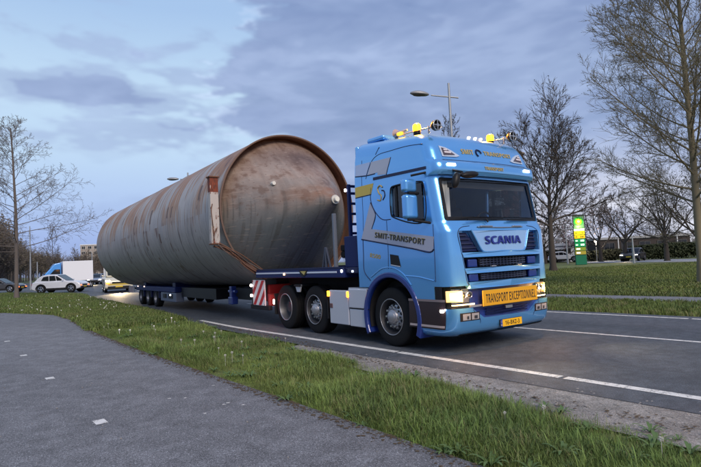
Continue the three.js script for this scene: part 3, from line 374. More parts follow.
// ------------------------------------------------------------------ cars
function wheelSet(parent, xs, z, r, w, name = 'wheel') { for (const x of xs) for (const s of [1, -1]) { const ty = mesh(name, at(lathe([[r * .62, -w / 2], [r * .93, -w / 2], [r, -w * .36], [r, w * .36], [r * .93, w / 2], [r * .62, w / 2]], 28), x, r, s * z, Math.PI / 2, 0, 0), M.rubber, parent); const sp = [cylZ(r * .14, .04, x, r, s * (z + w * .36), 12)]; for (let k = 0; k < 5; k++) sp.push(box(r * .16, r * .56, .03, 0, 0, 0).translate(0, r * .32, 0).rotateZ(k * 1.2566).translate(x, r, s * (z + w * .34))); mesh('rim', [at(lathe([[r * .6, -.03], [r * .66, .03], [r * .6, .03]], 24), x, r, s * (z + w * .4), Math.PI / 2, 0, 0), ...sp], M.alu, ty); mesh('hub', cylZ(r * .6, .02, x, r, s * z * .98, 20), M.dark, ty); } }
function car(name, label, pos, ry, o) { // +x forward
  const t = thing(name, label, o.cat || 'car', pos, ry), { L, W, H, col } = o, h = L / 2, belt = o.belt || H * .58, pm = paint(col), gc = o.clear || .22;
  const low = roundShape([[-h, gc + .12], [-h + .05, belt * .78], [-h + .12, belt], [h * .4, belt + .03], [h * .84, belt * .94], [h - .02, belt * .74], [h, gc + .1], [h * .8, gc], [-h * .86, gc]], .14);
  const cut = (x) => cylZ(o.r + .06, W * 2, x, o.r, 0, 24);
  let b = new Brush(flat(extrude(low, W, .07).translate(0, 0, -W / 2))); const ev = new Evaluator(); ev.useGroups = false; for (const x of o.axles) { const c = new Brush(flat(cut(x))); c.updateMatrixWorld(); b = ev.evaluate(b, c, SUBTRACTION); }
  mesh('body', b.geometry, pm, t);
  const gh = o.house || [[-h + .12, belt - .03], [-h * .74, H - .24], [-h * .58, H - .07], [-h * .3, H], [-h * .02, H - .02], [h * .43, belt - .02]], top = extrude(roundShape(gh, .16), W * .86, .1).translate(0, 0, -W * .43); mesh('cabin', top, pm, t);
  const wins = o.wins || [[[-h * .62, belt + .1], [-h * .52, H - .2], [-h * .31, H - .14], [-h * .31, belt + .06]], [[-h * .28, belt + .06], [-h * .28, H - .13], [-h * .05, H - .13], [-h * .01, belt + .06]], [[h * .02, belt + .06], [-h * .02, H - .14], [h * .04, H - .18], [h * .31, belt + .06]]];
  for (const w of wins) for (const s of [1, -1]) mesh('window', extrude(roundShape(w, .04), .03).translate(0, 0, s * W * .43 - (s > 0 ? .015 : .015)), M.darkGlass, t);
  const ws = gh[gh.length - 1], wt = gh[gh.length - 2], ang = Math.atan2(wt[1] - ws[1], wt[0] - ws[0]), wl = Math.hypot(wt[1] - ws[1], wt[0] - ws[0]); mesh('windscreen', box(wl * .8, .02, W * .74, (ws[0] + wt[0]) / 2 + .01, (ws[1] + wt[1]) / 2 + .02, 0, 0, 0, ang), M.darkGlass, t);
  mesh('wheel_arch', o.axles.flatMap((x) => [1, -1].map((s) => at(new THREE.TorusGeometry(o.r + .075, .035, 6, 20, Math.PI), x, o.r, s * (W / 2 - .02)))), M.dark, t);
  mesh('cladding', [box(L * .46, .16, .05, 0, gc + .1, W / 2 - .01), box(L * .46, .16, .05, 0, gc + .1, -W / 2 + .01), box(L * .5, .1, W * .98, 0, gc + .03, 0), box(.06, .18, W * .8, h - .02, gc + .16, 0), box(.06, .16, W * .8, -h + .02, gc + .16, 0)], M.dark, t);
  wheelSet(t, o.axles, W / 2 - .1, o.r, .2);
  for (const s of [1, -1]) { mesh('headlight', rbox(.14, .12, .3, .03, h - .12, belt * .74, s * (W / 2 - .2)), o.head ? glow(0xfff2dc, o.head, 0xffffff) : std(lin(.6, .6, .62), .15), t); mesh('tail_light', rbox(.1, .2, .2, .03, -h + .06, belt * .78, s * (W / 2 - .14)), std(lin(.3, .01, .01), .3), t); mesh('mirror', rbox(.12, .12, .16, .04, h * .3, belt + .1, s * (W / 2 + .06)), pm, t); }
  mesh('grille', box(.03, .14, W * .5, h - .02, belt * .62, 0), M.black, t); mesh('number_plate', box(.02, .11, .5, h + .012, gc + .22, 0), std(lin(.6, .42, .03), .5), t);
  if (o.amber) for (const s of [1, -1]) mesh('indicator_light', rbox(.1, .1, .26, .03, h - .03, belt * .6, s * (W / 2 - .2)), glow(0xff6a28, o.amber), t);
  if (o.head) { const l = new THREE.SpotLight(0xffe2b0, o.spot || 60, 30, .5, .8, 2); l.position.set(h + .1, belt * .74, 0); l.target.position.set(h + 8, -.2, 0); l.castShadow = true; t.add(l, l.target); }
  return t;
}
const suv = { L: 4.1, W: 1.84, H: 1.62, belt: 1.0, r: .365, axles: [1.26, -1.24], clear: .27 };
{
  const p = gp(61, 292.6); car('parked_car', 'white five door SUV with amber front light crossing at the junction', [p.x, 0, p.z], .06, { ...suv, col: lin(.74, .75, .78), amber: 2.2 });
  const q = dp(1.5, 285, 54); car('parked_car', 'dark estate car at the left edge behind the young tree', [q.x, 0, q.z], .1, { ...suv, H: 1.5, belt: .92, col: lin(.05, .05, .06), amber: 3.2 });
  const a = dp(95.5, 280, 74), b = dp(103, 280, 78); car('small_car', 'grey car with headlights on, left one of the pair beyond the box lorry', [a.x, 0, a.z], -1.2, { ...suv, L: 4.1, H: 1.5, belt: .92, col: lin(.2, .24, .32), head: 7, spot: 25 }); car('small_car', 'blue grey car with headlights on, right one of the pair nearest the tank', [b.x, 0, b.z], -1.2, { ...suv, L: 4.1, H: 1.5, belt: .92, col: lin(.14, .18, .28), head: 7, spot: 25 });
  const m = dp(633.5, 261, 58); car('small_car', 'dark car with one bright headlight on the far side road', [m.x, 0, m.z], -2.3, { ...suv, L: 3.8, H: 1.45, belt: .9, col: lin(.06, .05, .05), head: 10, spot: 25 });
  const w = dp(565, 262, 68); car('small_car', 'white car parked beside the kiosk left of the price sign', [w.x, 0, w.z], -.5, { ...suv, L: 4, H: 1.45, belt: .9, col: lin(.6, .62, .68) });
  // escort van with yellow front and amber lamps
  const v = gp(117, 291.5), H = 2.05, t = car('escort_van', 'yellow and white escort van with lit lamps behind the tank', [v.x, 0, v.z], -R(62), { cat: 'van', L: 4.9, W: 1.95, H, belt: 1.2, r: .34, axles: [1.5, -1.5], clear: .24, col: lin(.6, .57, .45), head: 14, spot: 90, amber: 5, house: [[-2.38, 1.15], [-2.36, H - .06], [-2.2, H], [.7, H], [1.5, 1.2]], wins: [[[.1, 1.25], [.1, H - .2], [.62, H - .2], [1.25, 1.27]]] });
  mesh('light_bar', rbox(.25, .14, 1.5, .04, .2, H + .08, 0), M.dark, t); for (const z of [-.6, .6]) mesh('beacon_lamp', rbox(.22, .16, .28, .05, .2, H + .23, z), glow(0xffa020, 6), t); mesh('bonnet_stripe', box(.02, .12, 1.5, 2.44, .62, 0), std(lin(.5, .36, .05), .5), t);
  // white box lorry with a blue cab
  const g = dp(66, 280, 60), bt = thing('box_lorry', 'white box lorry with blue cab behind the white SUV', 'lorry', [g.x + .3, 0, g.z], Math.PI + .62);
  const cabS = roundShape([[0, .5], [0, 2.95], [.6, 2.85], [1.6, 1.7], [1.75, 1.0], [1.75, .5]], .14), bl = paint(lin(.05, .28, .72));
  mesh('cab', extrude(cabS, 2.1, .08).translate(.85, 0, -1.05), bl, bt); mesh('windscreen', box(.9, .03, 1.8, 2.14, 2.06, 0, 0, 0, -.855), M.darkGlass, bt); for (const s of [1, -1]) mesh('window', extrude(roundShape([[.95, 1.5], [.95, 2.2], [1.5, 2.2], [2.05, 1.55]], .06), .03).translate(0, 0, s * 1.045 - .015), M.darkGlass, bt);
  mesh('cargo_box', rbox(3.1, 2.25, 2.3, .04, -.85, 1.95, 0), std(lin(.72, .74, .78), .5), bt); mesh('chassis', box(5.4, .2, .9, -.3, .62, 0), M.dark, bt); wheelSet(bt, [1.6, -2.1], .92, .38, .24); for (const s of [1, -1]) mesh('headlight', rbox(.08, .16, .28, .03, 2.44, .78, s * .75), std(lin(.6, .6, .62), .2), bt); mesh('bumper', rbox(.14, .25, 2.1, .05, 2.42, .5, 0), M.dark, bt);
}

// ------------------------------------------------------------------ the heavy transport: tractor unit, trailer deck, tank, rear bogie
const HEAD = [1.6004, 0, -9.5792], TURN = R(-55.3669);      // front axle on the road; local +x forward, +z the near side
const blue = new THREE.MeshPhysicalMaterial({ color: lin(.125, .40, .80), roughness: .24, metalness: .58, clearcoat: 1, clearcoatRoughness: .04 }), royal = paint(lin(.010, .032, .2), .4, .1), deep = new THREE.MeshPhysicalMaterial({ color: lin(.008, .018, .095), roughness: .5, specularIntensity: .45 }), navy = new THREE.MeshPhysicalMaterial({ color: lin(.007, .012, .055), roughness: .45, specularIntensity: .5 }), navyLine = std(lin(.01, .016, .06), .6), lilac = paint(lin(.40, .40, .48), .42, .15), gold = std(lin(.48, .36, .14), .45, .3), skirtM = paint(lin(.52, .54, .60), .38, .1);
const tab = (t) => (y) => { if (y <= t[0][0]) return t[0][1]; for (let i = 1; i < t.length; i++) if (y <= t[i][0]) return lerp(t[i - 1][1], t[i][1], (y - t[i - 1][0]) / (t[i][0] - t[i - 1][0])); return t[t.length - 1][1]; };
const XF = tab([[.27, 1.39], [.31, 1.45], [.36, 1.49], [.5, 1.52], [.65, 1.53], [1.0, 1.53], [1.5, 1.515], [1.86, 1.485], [1.96, 1.44], [2.0, 1.41], [2.7, 1.285], [2.725, 1.285], [2.745, 1.36], [2.8, 1.385], [2.92, 1.375], [2.96, 1.34], [2.99, 1.28], [3.2, 1.2], [3.36, 1.1], [3.42, 1.03], [3.46, .95], [3.49, .84], [3.51, .7]]);
const HW = tab([[.27, 1.15], [.31, 1.2], [.37, 1.228], [.7, 1.235], [2.6, 1.235], [3.0, 1.225], [3.25, 1.2], [3.36, 1.165], [3.42, 1.12], [3.47, 1.04], [3.5, .93], [3.51, .84]]);
const RC = tab([[.27, .26], [1.5, .25], [2.0, .19], [2.7, .18], [3.2, .18], [3.51, .16]]), BOW = .075;
const rise = (x, y) => sstep(3.1, 3.5, y) * .18 * clamp((.9 - x) / 1.7);
function frontX(z, y) { const hw = HW(y), rc = RC(y), a = Math.min(Math.abs(z), hw); const x0 = XF(y) - BOW * ((hw - rc) / hw) ** 2; if (a <= hw - rc) return XF(y) - BOW * (a / hw) ** 2; const s = (a - hw + rc) / rc; return x0 - rc * 1.0 * (1 - Math.sqrt(Math.max(0, 1 - s * s))); }
function cabPoint(y, t, off = 0) { // t 0..1: from the middle of the front round the corner to the rear of the near side
  const hw = HW(y), rc = RC(y), x0 = XF(y) - BOW * ((hw - rc) / hw) ** 2; let x, z, nx, nz;
  if (t < .4) { z = t / .4 * (hw - rc); x = XF(y) - BOW * (z / hw) ** 2; nx = 1; nz = 2 * BOW * z / hw / hw; } else if (t < .6) { const a = (t - .4) / .2 * Math.PI / 2; z = hw - rc + rc * Math.sin(a); x = x0 - rc * (1 - Math.cos(a)); nx = Math.cos(a); nz = Math.sin(a); } else { z = hw; x = lerp(x0 - rc, -.82, (t - .6) / .4); nx = 0; nz = 1; }
  const l = Math.hypot(nx, nz); return [x + nx / l * off, y, z + nz / l * off];
}
function cabPatch(t0, t1, y0, y1, off, nu = 12, nv = 6) { const P = [], U = [], I = []; for (let j = 0; j <= nv; j++) for (let i = 0; i <= nu; i++) { P.push(...cabPoint(lerp(y0, y1, j / nv), lerp(t0, t1, i / nu), off)); U.push(i / nu, j / nv); } for (let j = 0; j < nv; j++) for (let i = 0; i < nu; i++) { const a = j * (nu + 1) + i, b = a + nu + 1; I.push(a, b, a + 1, b, b + 1, a + 1); } const g = new THREE.BufferGeometry(); g.setAttribute('position', new THREE.Float32BufferAttribute(P, 3)); g.setAttribute('uv', new THREE.Float32BufferAttribute(U, 2)); g.setIndex(I); g.computeVertexNormals(); return g; }
const densifyOpen = (pts) => { const c = new THREE.CatmullRomCurve3(pts.map(([x, y]) => V(x, y, 0)), false, 'centripetal'); return c.getPoints(pts.length * 4).map((p) => [p.x, p.y]); };
function densify(pts, step = .08) { const o = []; pts.forEach((p, i) => { const q = pts[(i + 1) % pts.length], n = Math.max(1, Math.ceil(Math.hypot(q[0] - p[0], q[1] - p[1]) / step)); for (let k = 0; k < n; k++) o.push([lerp(p[0], q[0], k / n), lerp(p[1], q[1], k / n)]); }); return o; }
function mapPos(g, f) { const p = g.attributes.position; for (let i = 0; i < p.count; i++) p.setXYZ(i, ...f(p.getX(i), p.getY(i), p.getZ(i))); g.computeVertexNormals(); return g; }
// plates that follow the cab: outlines as (z, y) on the front and (x, y) on the near side
const frontPlate = (pts, depth, off = 0, step) => mapPos(flat(extrude(shape(densify(pts.map(([z, y]) => [-z, y]), step)), depth)), (X, Y, Z) => [frontX(-X, Y) + off + Z, Y, -X]);
const HS = (x, y) => { let q = y; for (let i = 0; i < 6; i++) q = y - rise(x, q); return HW(q); };   // half width at a true height
const sidePlate = (pts, depth, off = 0) => mapPos(flat(extrude(shape(densify(pts, .12)), depth)), (X, Y, Z) => [X, Y, HS(X, Y) + off + Z]);
const sideLine = (pts, r = .006) => tube(densifyOpen(pts).map(([x, y]) => [x, y, HS(x, y) + .001]), r, 5, pts.length * 8);
const font = await new FontLoader().loadAsync('fonts/droid/droid_sans_bold.typeface.json');
function text(s, size, depth, width, curve = 3) { const g = new TextGeometry(s, { font, size, depth, curveSegments: curve, bevelEnabled: false }); g.computeBoundingBox(); { const a = new TextGeometry('A', { font, size, depth, curveSegments: 1, bevelEnabled: false }); a.computeBoundingBox(); const top = a.boundingBox.max.y, p = g.attributes.position; if (s.includes('l')) for (let i = 0; i < p.count; i++) if (p.getY(i) > top * 1.04) p.setY(i, top); }
  const b = g.boundingBox, k = width ? width / (b.max.x - b.min.x) : 1; g.translate(-b.min.x, 0, 0); g.scale(k, 1, 1); return flat(g); }
const frontText = (s, size, width, z0, y0, off = .003, depth = .006) => mapPos(text(s, size, depth, width), (X, Y, Z) => [frontX(z0 - X, y0 + Y) + off + Z, y0 + Y, z0 - X]);

const lorry = thing('tractor_unit', 'light blue lorry tractor unit with lit headlights and amber beacons pulling the huge tank', 'lorry', HEAD, TURN);
// ---- cab shell
{
  const ys = []; for (let i = 0; i < 60; i++) ys.push(lerp(1.0, 2.7, i / 59)); for (const y of [.27, .29, .31, .34, .37, .42, .5, .58, .65, .75, .85, .95, 2.725, 2.745, 2.77, 2.8, 2.86, 2.92, 2.94, 2.96, 2.975, 2.99, 3.03, 3.08, 3.14, 3.2, 3.25, 3.3, 3.34, 3.38, 3.41, 3.43, 3.45, 3.465, 3.48, 3.49, 3.5, 3.51]) ys.push(y); ys.sort((a, b) => a - b);
  const ts = []; for (let i = 0; i <= 10; i++) ts.push(.4 * i / 10); for (let i = 1; i <= 12; i++) ts.push(.4 + .2 * i / 12); for (let i = 1; i <= 16; i++) ts.push(.6 + .4 * i / 16);
  const ring = (y) => { const n = ts.map((t) => cabPoint(y, t)), hw = HW(y), back = [[-.85, y, hw - .03], [-.85, y, hw * .5], [-.85, y, 0]]; const half = n.concat(back), far = half.slice(1, -1).reverse().map(([x, a, z]) => [x, a, -z]); return half.concat(far).map(([x, a, z]) => [x, a + rise(x, a), z]); };
  const P = [], I = [], n = ring(1).length; ys.forEach((y) => ring(y).forEach((p) => P.push(...p)));
  for (let j = 0; j < ys.length - 1; j++) for (let i = 0; i < n; i++) { const a = j * n + i, b = j * n + (i + 1) % n; I.push(a, a + n, b, b, a + n, b + n); }
  const cap = (j, up) => { const c = P.length / 3; let x = 0, y = 0; for (let i = 0; i < n; i++) { x += P[(j * n + i) * 3] / n; y += P[(j * n + i) * 3 + 1] / n; } P.push(0, up ? 3.51 + rise(0, 3.51) : .27, 0); for (let i = 0; i < n; i++) { const a = j * n + i, b = j * n + (i + 1) % n; up ? I.push(a, c, b) : I.push(a, b, c); } };
  cap(0, false); cap(ys.length - 1, true);
  let g = new THREE.BufferGeometry(); g.setAttribute('position', new THREE.Float32BufferAttribute(P, 3)); g.setIndex(I); g.computeVertexNormals();
  { const p = g.attributes.position, nn = g.attributes.normal; let s = 0; for (let i = 0; i < p.count; i++) s += nn.getX(i) * p.getX(i) + nn.getZ(i) * p.getZ(i); if (s < 0) { for (let i = 0; i < I.length; i += 3) { const t = I[i]; I[i] = I[i + 1]; I[i + 1] = t; } g.setIndex(I); } }
  g = flat(toCreasedNormals(g, R(38)));
  const ev = new Evaluator(); ev.useGroups = false; ev.attributes = ['position', 'normal', 'uv'];
  let b = new Brush(g); b.updateMatrixWorld();
  const cut = (q) => { const c = new Brush(flat(q)); c.updateMatrixWorld(); b = ev.evaluate(b, c, SUBTRACTION); b.updateMatrixWorld(); };
  const prismF = (pts, x0, x1) => mapPos(flat(extrude(shape(pts.map(([z, y]) => [-z, y])), x1 - x0)), (X, Y, Z) => [x0 + Z, Y, -X]);
  cut(box(1.9, 1.68, 2.28, .22, 2.12, 0));                                           // the room inside
  cut(prismF(roundShape([[-1.125, 2.02], [1.125, 2.02], [1.105, 2.705], [-1.105, 2.705]], .05).getPoints(5).map((p) => [p.x, p.y]), 1.0, 1.7));
  cut(extrude(roundShape([[1.0, 2.04], [1.03, 2.66], [.22, 2.7], [.19, 2.2]], .05), 3, 0).translate(0, 0, -1.5));
  cut(cylZ(.765, .62, .05, .5, 1.0, 48)); cut(cylZ(.765, .62, .05, .5, -1.0, 48));      // wheel arches
  cut(box(1.5, .9, 3, -.72, .55, 0)); cut(box(1.5, .92, 1.4, .3, .5, 0));
  cut(prismF([[.96, 1.86], [.93, 1.5], [.86, 1.03], [-.86, 1.03], [-.93, 1.5], [-.96, 1.86]], 1.37, 1.8));
  cut(prismF([[.8, 1.0], [.8, .67], [.57, .52], [-.57, .52], [-.8, .67], [-.8, 1.0]], 1.40, 1.8));
  for (const s of [1, -1]) cut(box(.42, .335, .6, 1.35, .86, s * 1.04));
  mesh('cab_body', b.geometry, blue, lorry);
}
// ---- glass and what shows behind it
{
  const pane = (off, z1, y0, y1) => { const P = [], I = [], nu = 24, nv = 8; for (let j = 0; j <= nv; j++) for (let i = 0; i <= nu; i++) { const y = lerp(y0, y1, j / nv), z = lerp(-z1, z1, i / nu); P.push(frontX(z, Math.min(y, 2.7)) + off, y, z); } for (let j = 0; j < nv; j++) for (let i = 0; i < nu; i++) { const a = j * (nu + 1) + i, b = a + nu + 1; I.push(a, b, a + 1, b, b + 1, a + 1); } const g = new THREE.BufferGeometry(); g.setAttribute('position', new THREE.Float32BufferAttribute(P, 3)); g.setIndex(I); g.computeVertexNormals(); return g; };
  mesh('windscreen', pane(-.035, 1.125, 2.0, 2.72), M.glass, lorry);
  mesh('windscreen_seal', [frontPlate([[1.105, 2.01], [1.105, 2.085], [-1.105, 2.085], [-1.105, 2.01]], .01, -.03), frontPlate([[1.1, 2.66], [1.1, 2.71], [-1.1, 2.71], [-1.1, 2.66]], .01, -.03), frontPlate([[1.13, 2.02], [1.115, 2.7], [1.03, 2.7], [1.04, 2.02]], .01, -.03, .03), frontPlate([[-1.13, 2.02], [-1.115, 2.7], [-1.03, 2.7], [-1.04, 2.02]], .01, -.03, .03)], M.black, lorry);
  const tintGlass = new THREE.MeshPhysicalMaterial({ color: lin(.3, .33, .36), roughness: .02, transmission: 1, thickness: 0, ior: 1.52 });
  const sg = extrude(roundShape([[.99, 2.05], [1.02, 2.65], [.23, 2.69], [.2, 2.21]], .05), .006);
  for (const s of [1, -1]) { const w = mesh('side_window', sg.clone().translate(0, 0, s * 1.2), tintGlass, lorry); mesh('window_seal', tube([[1.0, 2.05, s * 1.228], [1.02, 2.64, s * 1.228], [.99, 2.665, s * 1.228], [.25, 2.69, s * 1.228], [.22, 2.67, s * 1.228], [.2, 2.22, s * 1.228], [.23, 2.19, s * 1.228]], .014, 6, 90, true), M.black, w); mesh('quarter_bar', box(.05, .5, .03, .33, 2.43, s * 1.205), M.black, w); }
  const cloth = std(lin(.09, .09, .10), .9), dash = std(lin(.05, .05, .055), .6), liner = std(lin(.34, .34, .35), .9);
  mesh('dashboard', [rbox(.55, .5, 2.2, .06, .98, 1.72, 0), rbox(.3, .12, .8, .05, .95, 2.0, -.5)], dash, lorry);
  for (const z of [.62, -.6]) { const s = mesh('seat', [rbox(.55, .2, .55, .07, .1, 1.55, z), rbox(.2, .85, .55, .08, -.2, 2.0, z, 0, 0, .12)], cloth, lorry); mesh('headrest', rbox(.12, .22, .3, .05, -.24, 2.5, z), cloth, s); }
  mesh('steering_wheel', [at(new THREE.TorusGeometry(.23, .018, 8, 28), .62, 2.02, -.6, 0, Math.PI / 2, .0).translate(0, 0, 0), rod([.62, 2.02, -.83], [.62, 2.02, -.37], .014)], M.black, lorry);
  mesh('bunk', [rbox(.5, .2, 2.1, .06, -.45, 1.7, 0), box(.04, 1.5, 2.2, -.68, 2.1, 0)], liner, lorry);
  mesh('curtain', [0, 1, 2, 3, 4].map((k) => rbox(.035, .64, .055, .014, 1.13 + (k % 2) * .012, 2.36, 1.0 - k * .045)), std(lin(.62, .6, .56), .95), lorry);
  mesh('sun_blind', box(.03, .14, 1.9, 1.17, 2.64, -.1, 0, 0, -.4), dash, lorry);
  mesh('wiper', [rod([1.45, 2.03, .75], [1.43, 2.06, -.1], .012), rod([1.45, 2.03, -.2], [1.42, 2.065, -.9], .012), rod([1.46, 1.99, .3], [1.44, 2.05, .32], .014)], M.black, lorry);
  mesh('cab_floor', box(1.6, .05, 2.2, .2, 1.27, 0), M.dark, lorry);
}
// ---- front: grille, badge panel, bars, lamps, boards
{
  const backing = (pts, d) => frontPlate(pts, .01, -d, .1);
  mesh('grille_back', [backing([[.97, 1.87], [.93, 1.5], [.87, 1.01], [-.87, 1.01], [-.93, 1.5], [-.97, 1.87]], .1)], new THREE.MeshPhysicalMaterial({ color: lin(.004, .008, .035), roughness: .5, specularIntensity: .4 }), lorry);
  for (const s of [1, -1]) {
    const wing = mesh('grille_wing', frontPlate([[.94 * s, 1.84], [.92 * s, 1.545], [.56 * s, 1.545], [.66 * s, 1.72], [.75 * s, 1.83]].slice()[s > 0 ? 'slice' : 'reverse'](), .02, -.085), navy, lorry);
    mesh('slat', [1.6, 1.665, 1.73, 1.79].map((y, i) => frontPlate([[(.6 + i * .055) * s, y - .008], [(.6 + i * .055) * s, y + .008], [.925 * s, y + .012], [.925 * s, y - .012]].slice()[s > 0 ? 'reverse' : 'slice'](), .03, -.07)), navyLine, wing);
  }
  const badge = mesh('badge_panel', frontPlate([[.70, 1.875], [.64, 1.76], [.53, 1.56], [.5, 1.53], [-.5, 1.53], [-.53, 1.56], [-.64, 1.76], [-.70, 1.875]], .09, -.09), paint(lin(.30, .50, .76), .3, .5), lorry);
  mesh('badge_letters', frontText('SCANlA', .125, .86, .43, 1.645, .002, .014), std(lin(.018, .03, .24), .3, .3), badge);
  mesh('badge_trim', [tube([[.70, 1.87], [.64, 1.76], [.53, 1.56], [.49, 1.53], [0, 1.53], [-.49, 1.53], [-.53, 1.56], [-.64, 1.76], [-.70, 1.87]].map(([z, y]) => [frontX(z, y) + .002, y, z]), .014, 6, 60)], blue, badge);
  mesh('grab_rail', [rbox(.04, .02, .28, .01, frontX(.3, 1.93) + .02, 1.925, .36), rbox(.04, .02, .22, .01, frontX(.3, 1.93) + .02, 1.925, -.38), tube([[frontX(.55, 1.915) + .01, 1.915, .55], [frontX(0, 1.905) + .012, 1.905, 0], [frontX(.55, 1.915) + .01, 1.915, -.55]], .009)], M.steel, lorry);
  for (const [y0, y1, z] of [[1.45, 1.525, .95], [1.205, 1.285, .92], [.975, 1.075, .86]]) mesh('grille_bar', [frontPlate([[z, y1], [z - .03, y0], [-z + .03, y0], [-z, y1]], .10, -.085), ], blue, lorry);
  for (const [y0, y1] of [[1.295, 1.435], [1.085, 1.2]]) { const m = mesh('grille_mesh', frontPlate([[.57, y1 - .005], [.54, y0 + .005], [-.54, y0 + .005], [-.57, y1 - .005]], .04, -.1), M.black, lorry); mesh('slat', [.25, .5, .75].map((k) => frontPlate([[.55, lerp(y0, y1, k) + .008], [.55, lerp(y0, y1, k) - .008], [-.55, lerp(y0, y1, k) - .008], [-.55, lerp(y0, y1, k) + .008]], .03, -.068)).concat([...Array(13)].map((_, i) => box(.02, y1 - y0 - .02, .012, frontX(-.48 + i * .08, y0) - .055, (y0 + y1) / 2, -.48 + i * .08))), std(lin(.03, .04, .08), .5), m); }
  for (const y of [1.36, 1.14]) for (const s of [1, -1]) mesh('grille_block', rbox(.05, .12, .2, .02, frontX(.8, y) - .035, y, s * .72), royal, lorry);
  for (const z of [.32, -.3]) mesh('washer_nozzle', rbox(.05, .02, .1, .008, frontX(z, 1.3) + .012, 1.3, z), M.steel, lorry);
  // lower opening, board and number plate
  mesh('intake_back', frontPlate([[.8, 1.0], [.8, .67], [.57, .52], [-.57, .52], [-.8, .67], [-.8, 1.0]], .01, -.07), royal, lorry);
  mesh('intake_mesh', [.56, .6, .64].map((y) => frontPlate([[.5, y + .01], [.5, y - .01], [-.5, y - .01], [-.5, y + .01]], .02, -.045)), navy, lorry);
  mesh('tow_cover', rbox(.03, .05, .16, .01, 1.5, .64, -.02), M.steel, lorry);
  mesh('bumper_step', frontPlate([[.86, .70], [.86, .73], [.6, .73], [.6, .70]], .03, -.02), M.alu, lorry);
  const boardTex = canvasTex(1024, 200, (c, w, h) => { c.fillStyle = '#e0a018'; c.fillRect(0, 0, w, h); c.fillStyle = '#2a2118'; c.font = 'bold 118px sans-serif'; c.textBaseline = 'middle'; c.save(); c.translate(34, h / 2 + 6); const s = 'TRANSPORT EXCEPTIONNEL', m = c.measureText(s).width; c.scale((w - 68) / m, 1.42); c.fillText(s, 0, 0); c.restore(); });
  const board = mesh('warning_board', rbox(.03, .245, 1.32, .012, 1.545, .815, -.03), std(lin(.5, .3, .02), .5), lorry);
  mesh('board_print', at(new THREE.PlaneGeometry(1.30, .225), 1.5625, .815, -.03, 0, Math.PI / 2, 0), std(0xffffff, .45, 0, { map: boardTex, emissive: 0x000000 }), board);
  mesh('board_bracket', [.45, -.5].map((z) => rbox(.12, .05, .05, .01, 1.49, .8, z)), M.dark, board);
  const plateTex = canvasTex(512, 112, (c, w, h) => { c.fillStyle = '#f0b418'; c.fillRect(0, 0, w, h); c.fillStyle = '#1c3f9c'; c.fillRect(0, 0, 46, h); c.fillStyle = '#f4d840'; c.font = 'bold 26px sans-serif'; c.textAlign = 'center'; c.fillText('NL', 23, h - 18); for (let i = 0; i < 12; i++) { const a = i / 6 * Math.PI; c.fillRect(21 + Math.cos(a) * 13, 32 + Math.sin(a) * 13, 4, 4); } c.fillStyle = '#15110c'; c.font = 'bold 84px sans-serif'; c.textBaseline = 'middle'; c.save(); c.translate(280, h / 2 + 4); c.scale(1.02, 1.12); c.fillText('16-BKZ-3', 0, 0); c.restore(); });
  const np = mesh('number_plate', rbox(.016, .118, .535, .006, 1.515, .395, -.03), M.dark, lorry); mesh('plate_print', at(new THREE.PlaneGeometry(.52, .11), 1.5245, .395, -.03, 0, Math.PI / 2, 0), std(0xffffff, .4, 0, { map: plateTex }), np);
  mesh('bumper_lip', frontPlate([[1.0, .275], [1.0, .30], [-1.0, .30], [-1.0, .275]], .03, -.01), M.dark, lorry);
  // headlights in the corners
  const mir = (g, s) => s > 0 ? g : flipZ(g), lamp = glow(0xffd890, 9, 0xffffff), chrome = std(lin(.75, .75, .77), .12, .95);
  for (const s of [1, -1]) {
    const h = mesh('headlight', [mir(cabPatch(.27, .63, .69, 1.03, -.10, 16, 6), s), box(.3, .012, .45, 1.25, .7, s * .93), box(.3, .012, .45, 1.25, 1.022, s * .93)], M.dark, lorry);
    for (const [t0, t1, k] of [[.335, .395, 0], [.40, .50, 1]]) { mesh('reflector', mir(cabPatch(t0, t1, .77, .98, -.06, 6, 4), s), chrome, h); }
    const c = cabPoint(.87, .44, -.055), c2 = cabPoint(.87, .36, -.05);
    { const a = cabPoint(.875, .47, -.05), ry = .72; mesh('headlight_lens', mir(at(flat(new RoundedBoxGeometry(.03, .10, .135, 4, .014)), a[0], a[1], a[2], 0, -ry, 0), s), lamp, h); mesh('headlight_ring', mir(at(flat(new RoundedBoxGeometry(.02, .17, .25, 4, .009)), a[0] - .004, a[1], a[2], 0, -ry, 0), s), glow(0xffb858, .5, 0xffe0b0), h); for (const [tt, rr] of [[.385, .045], [.335, .04]]) { const e = cabPoint(.885, tt, -.05); mesh('projector', mir(flat(mergeGeometries([flat(cylX(rr, .05, e[0] - .01, e[1], e[2], 20)), flat(at(new THREE.TorusGeometry(rr + .008, .008, 8, 24), e[0] + .012, e[1], e[2], 0, Math.PI / 2, 0))])), s), chrome, h); mesh('projector_lens', mir(at(new THREE.SphereGeometry(rr * .85, 16, 12), e[0] + .005, e[1], e[2]), s), M.darkGlass, h); }; }
    mesh('headlight_bulb', at(flat(new RoundedBoxGeometry(.03, .05, .09, 3, .014)), c2[0], c2[1] + .01, s * c2[2]), glow(0xfff0d8, s > 0 ? .2 : 3, 0xffffff), h);
    mesh('running_light_lamp', mir(cabPatch(.30, .50, .735, .755, -.03, 10, 2), s), glow(0xffdf9a, 1.6, 0xffffff), h);
    mesh('headlight_cover', mir(cabPatch(.27, .60, .69, 1.03, -.014, 18, 6), s), new THREE.MeshPhysicalMaterial({ color: lin(.93, .95, .97), roughness: .03, transmission: 1, thickness: 0, ior: 1.45 }), h);
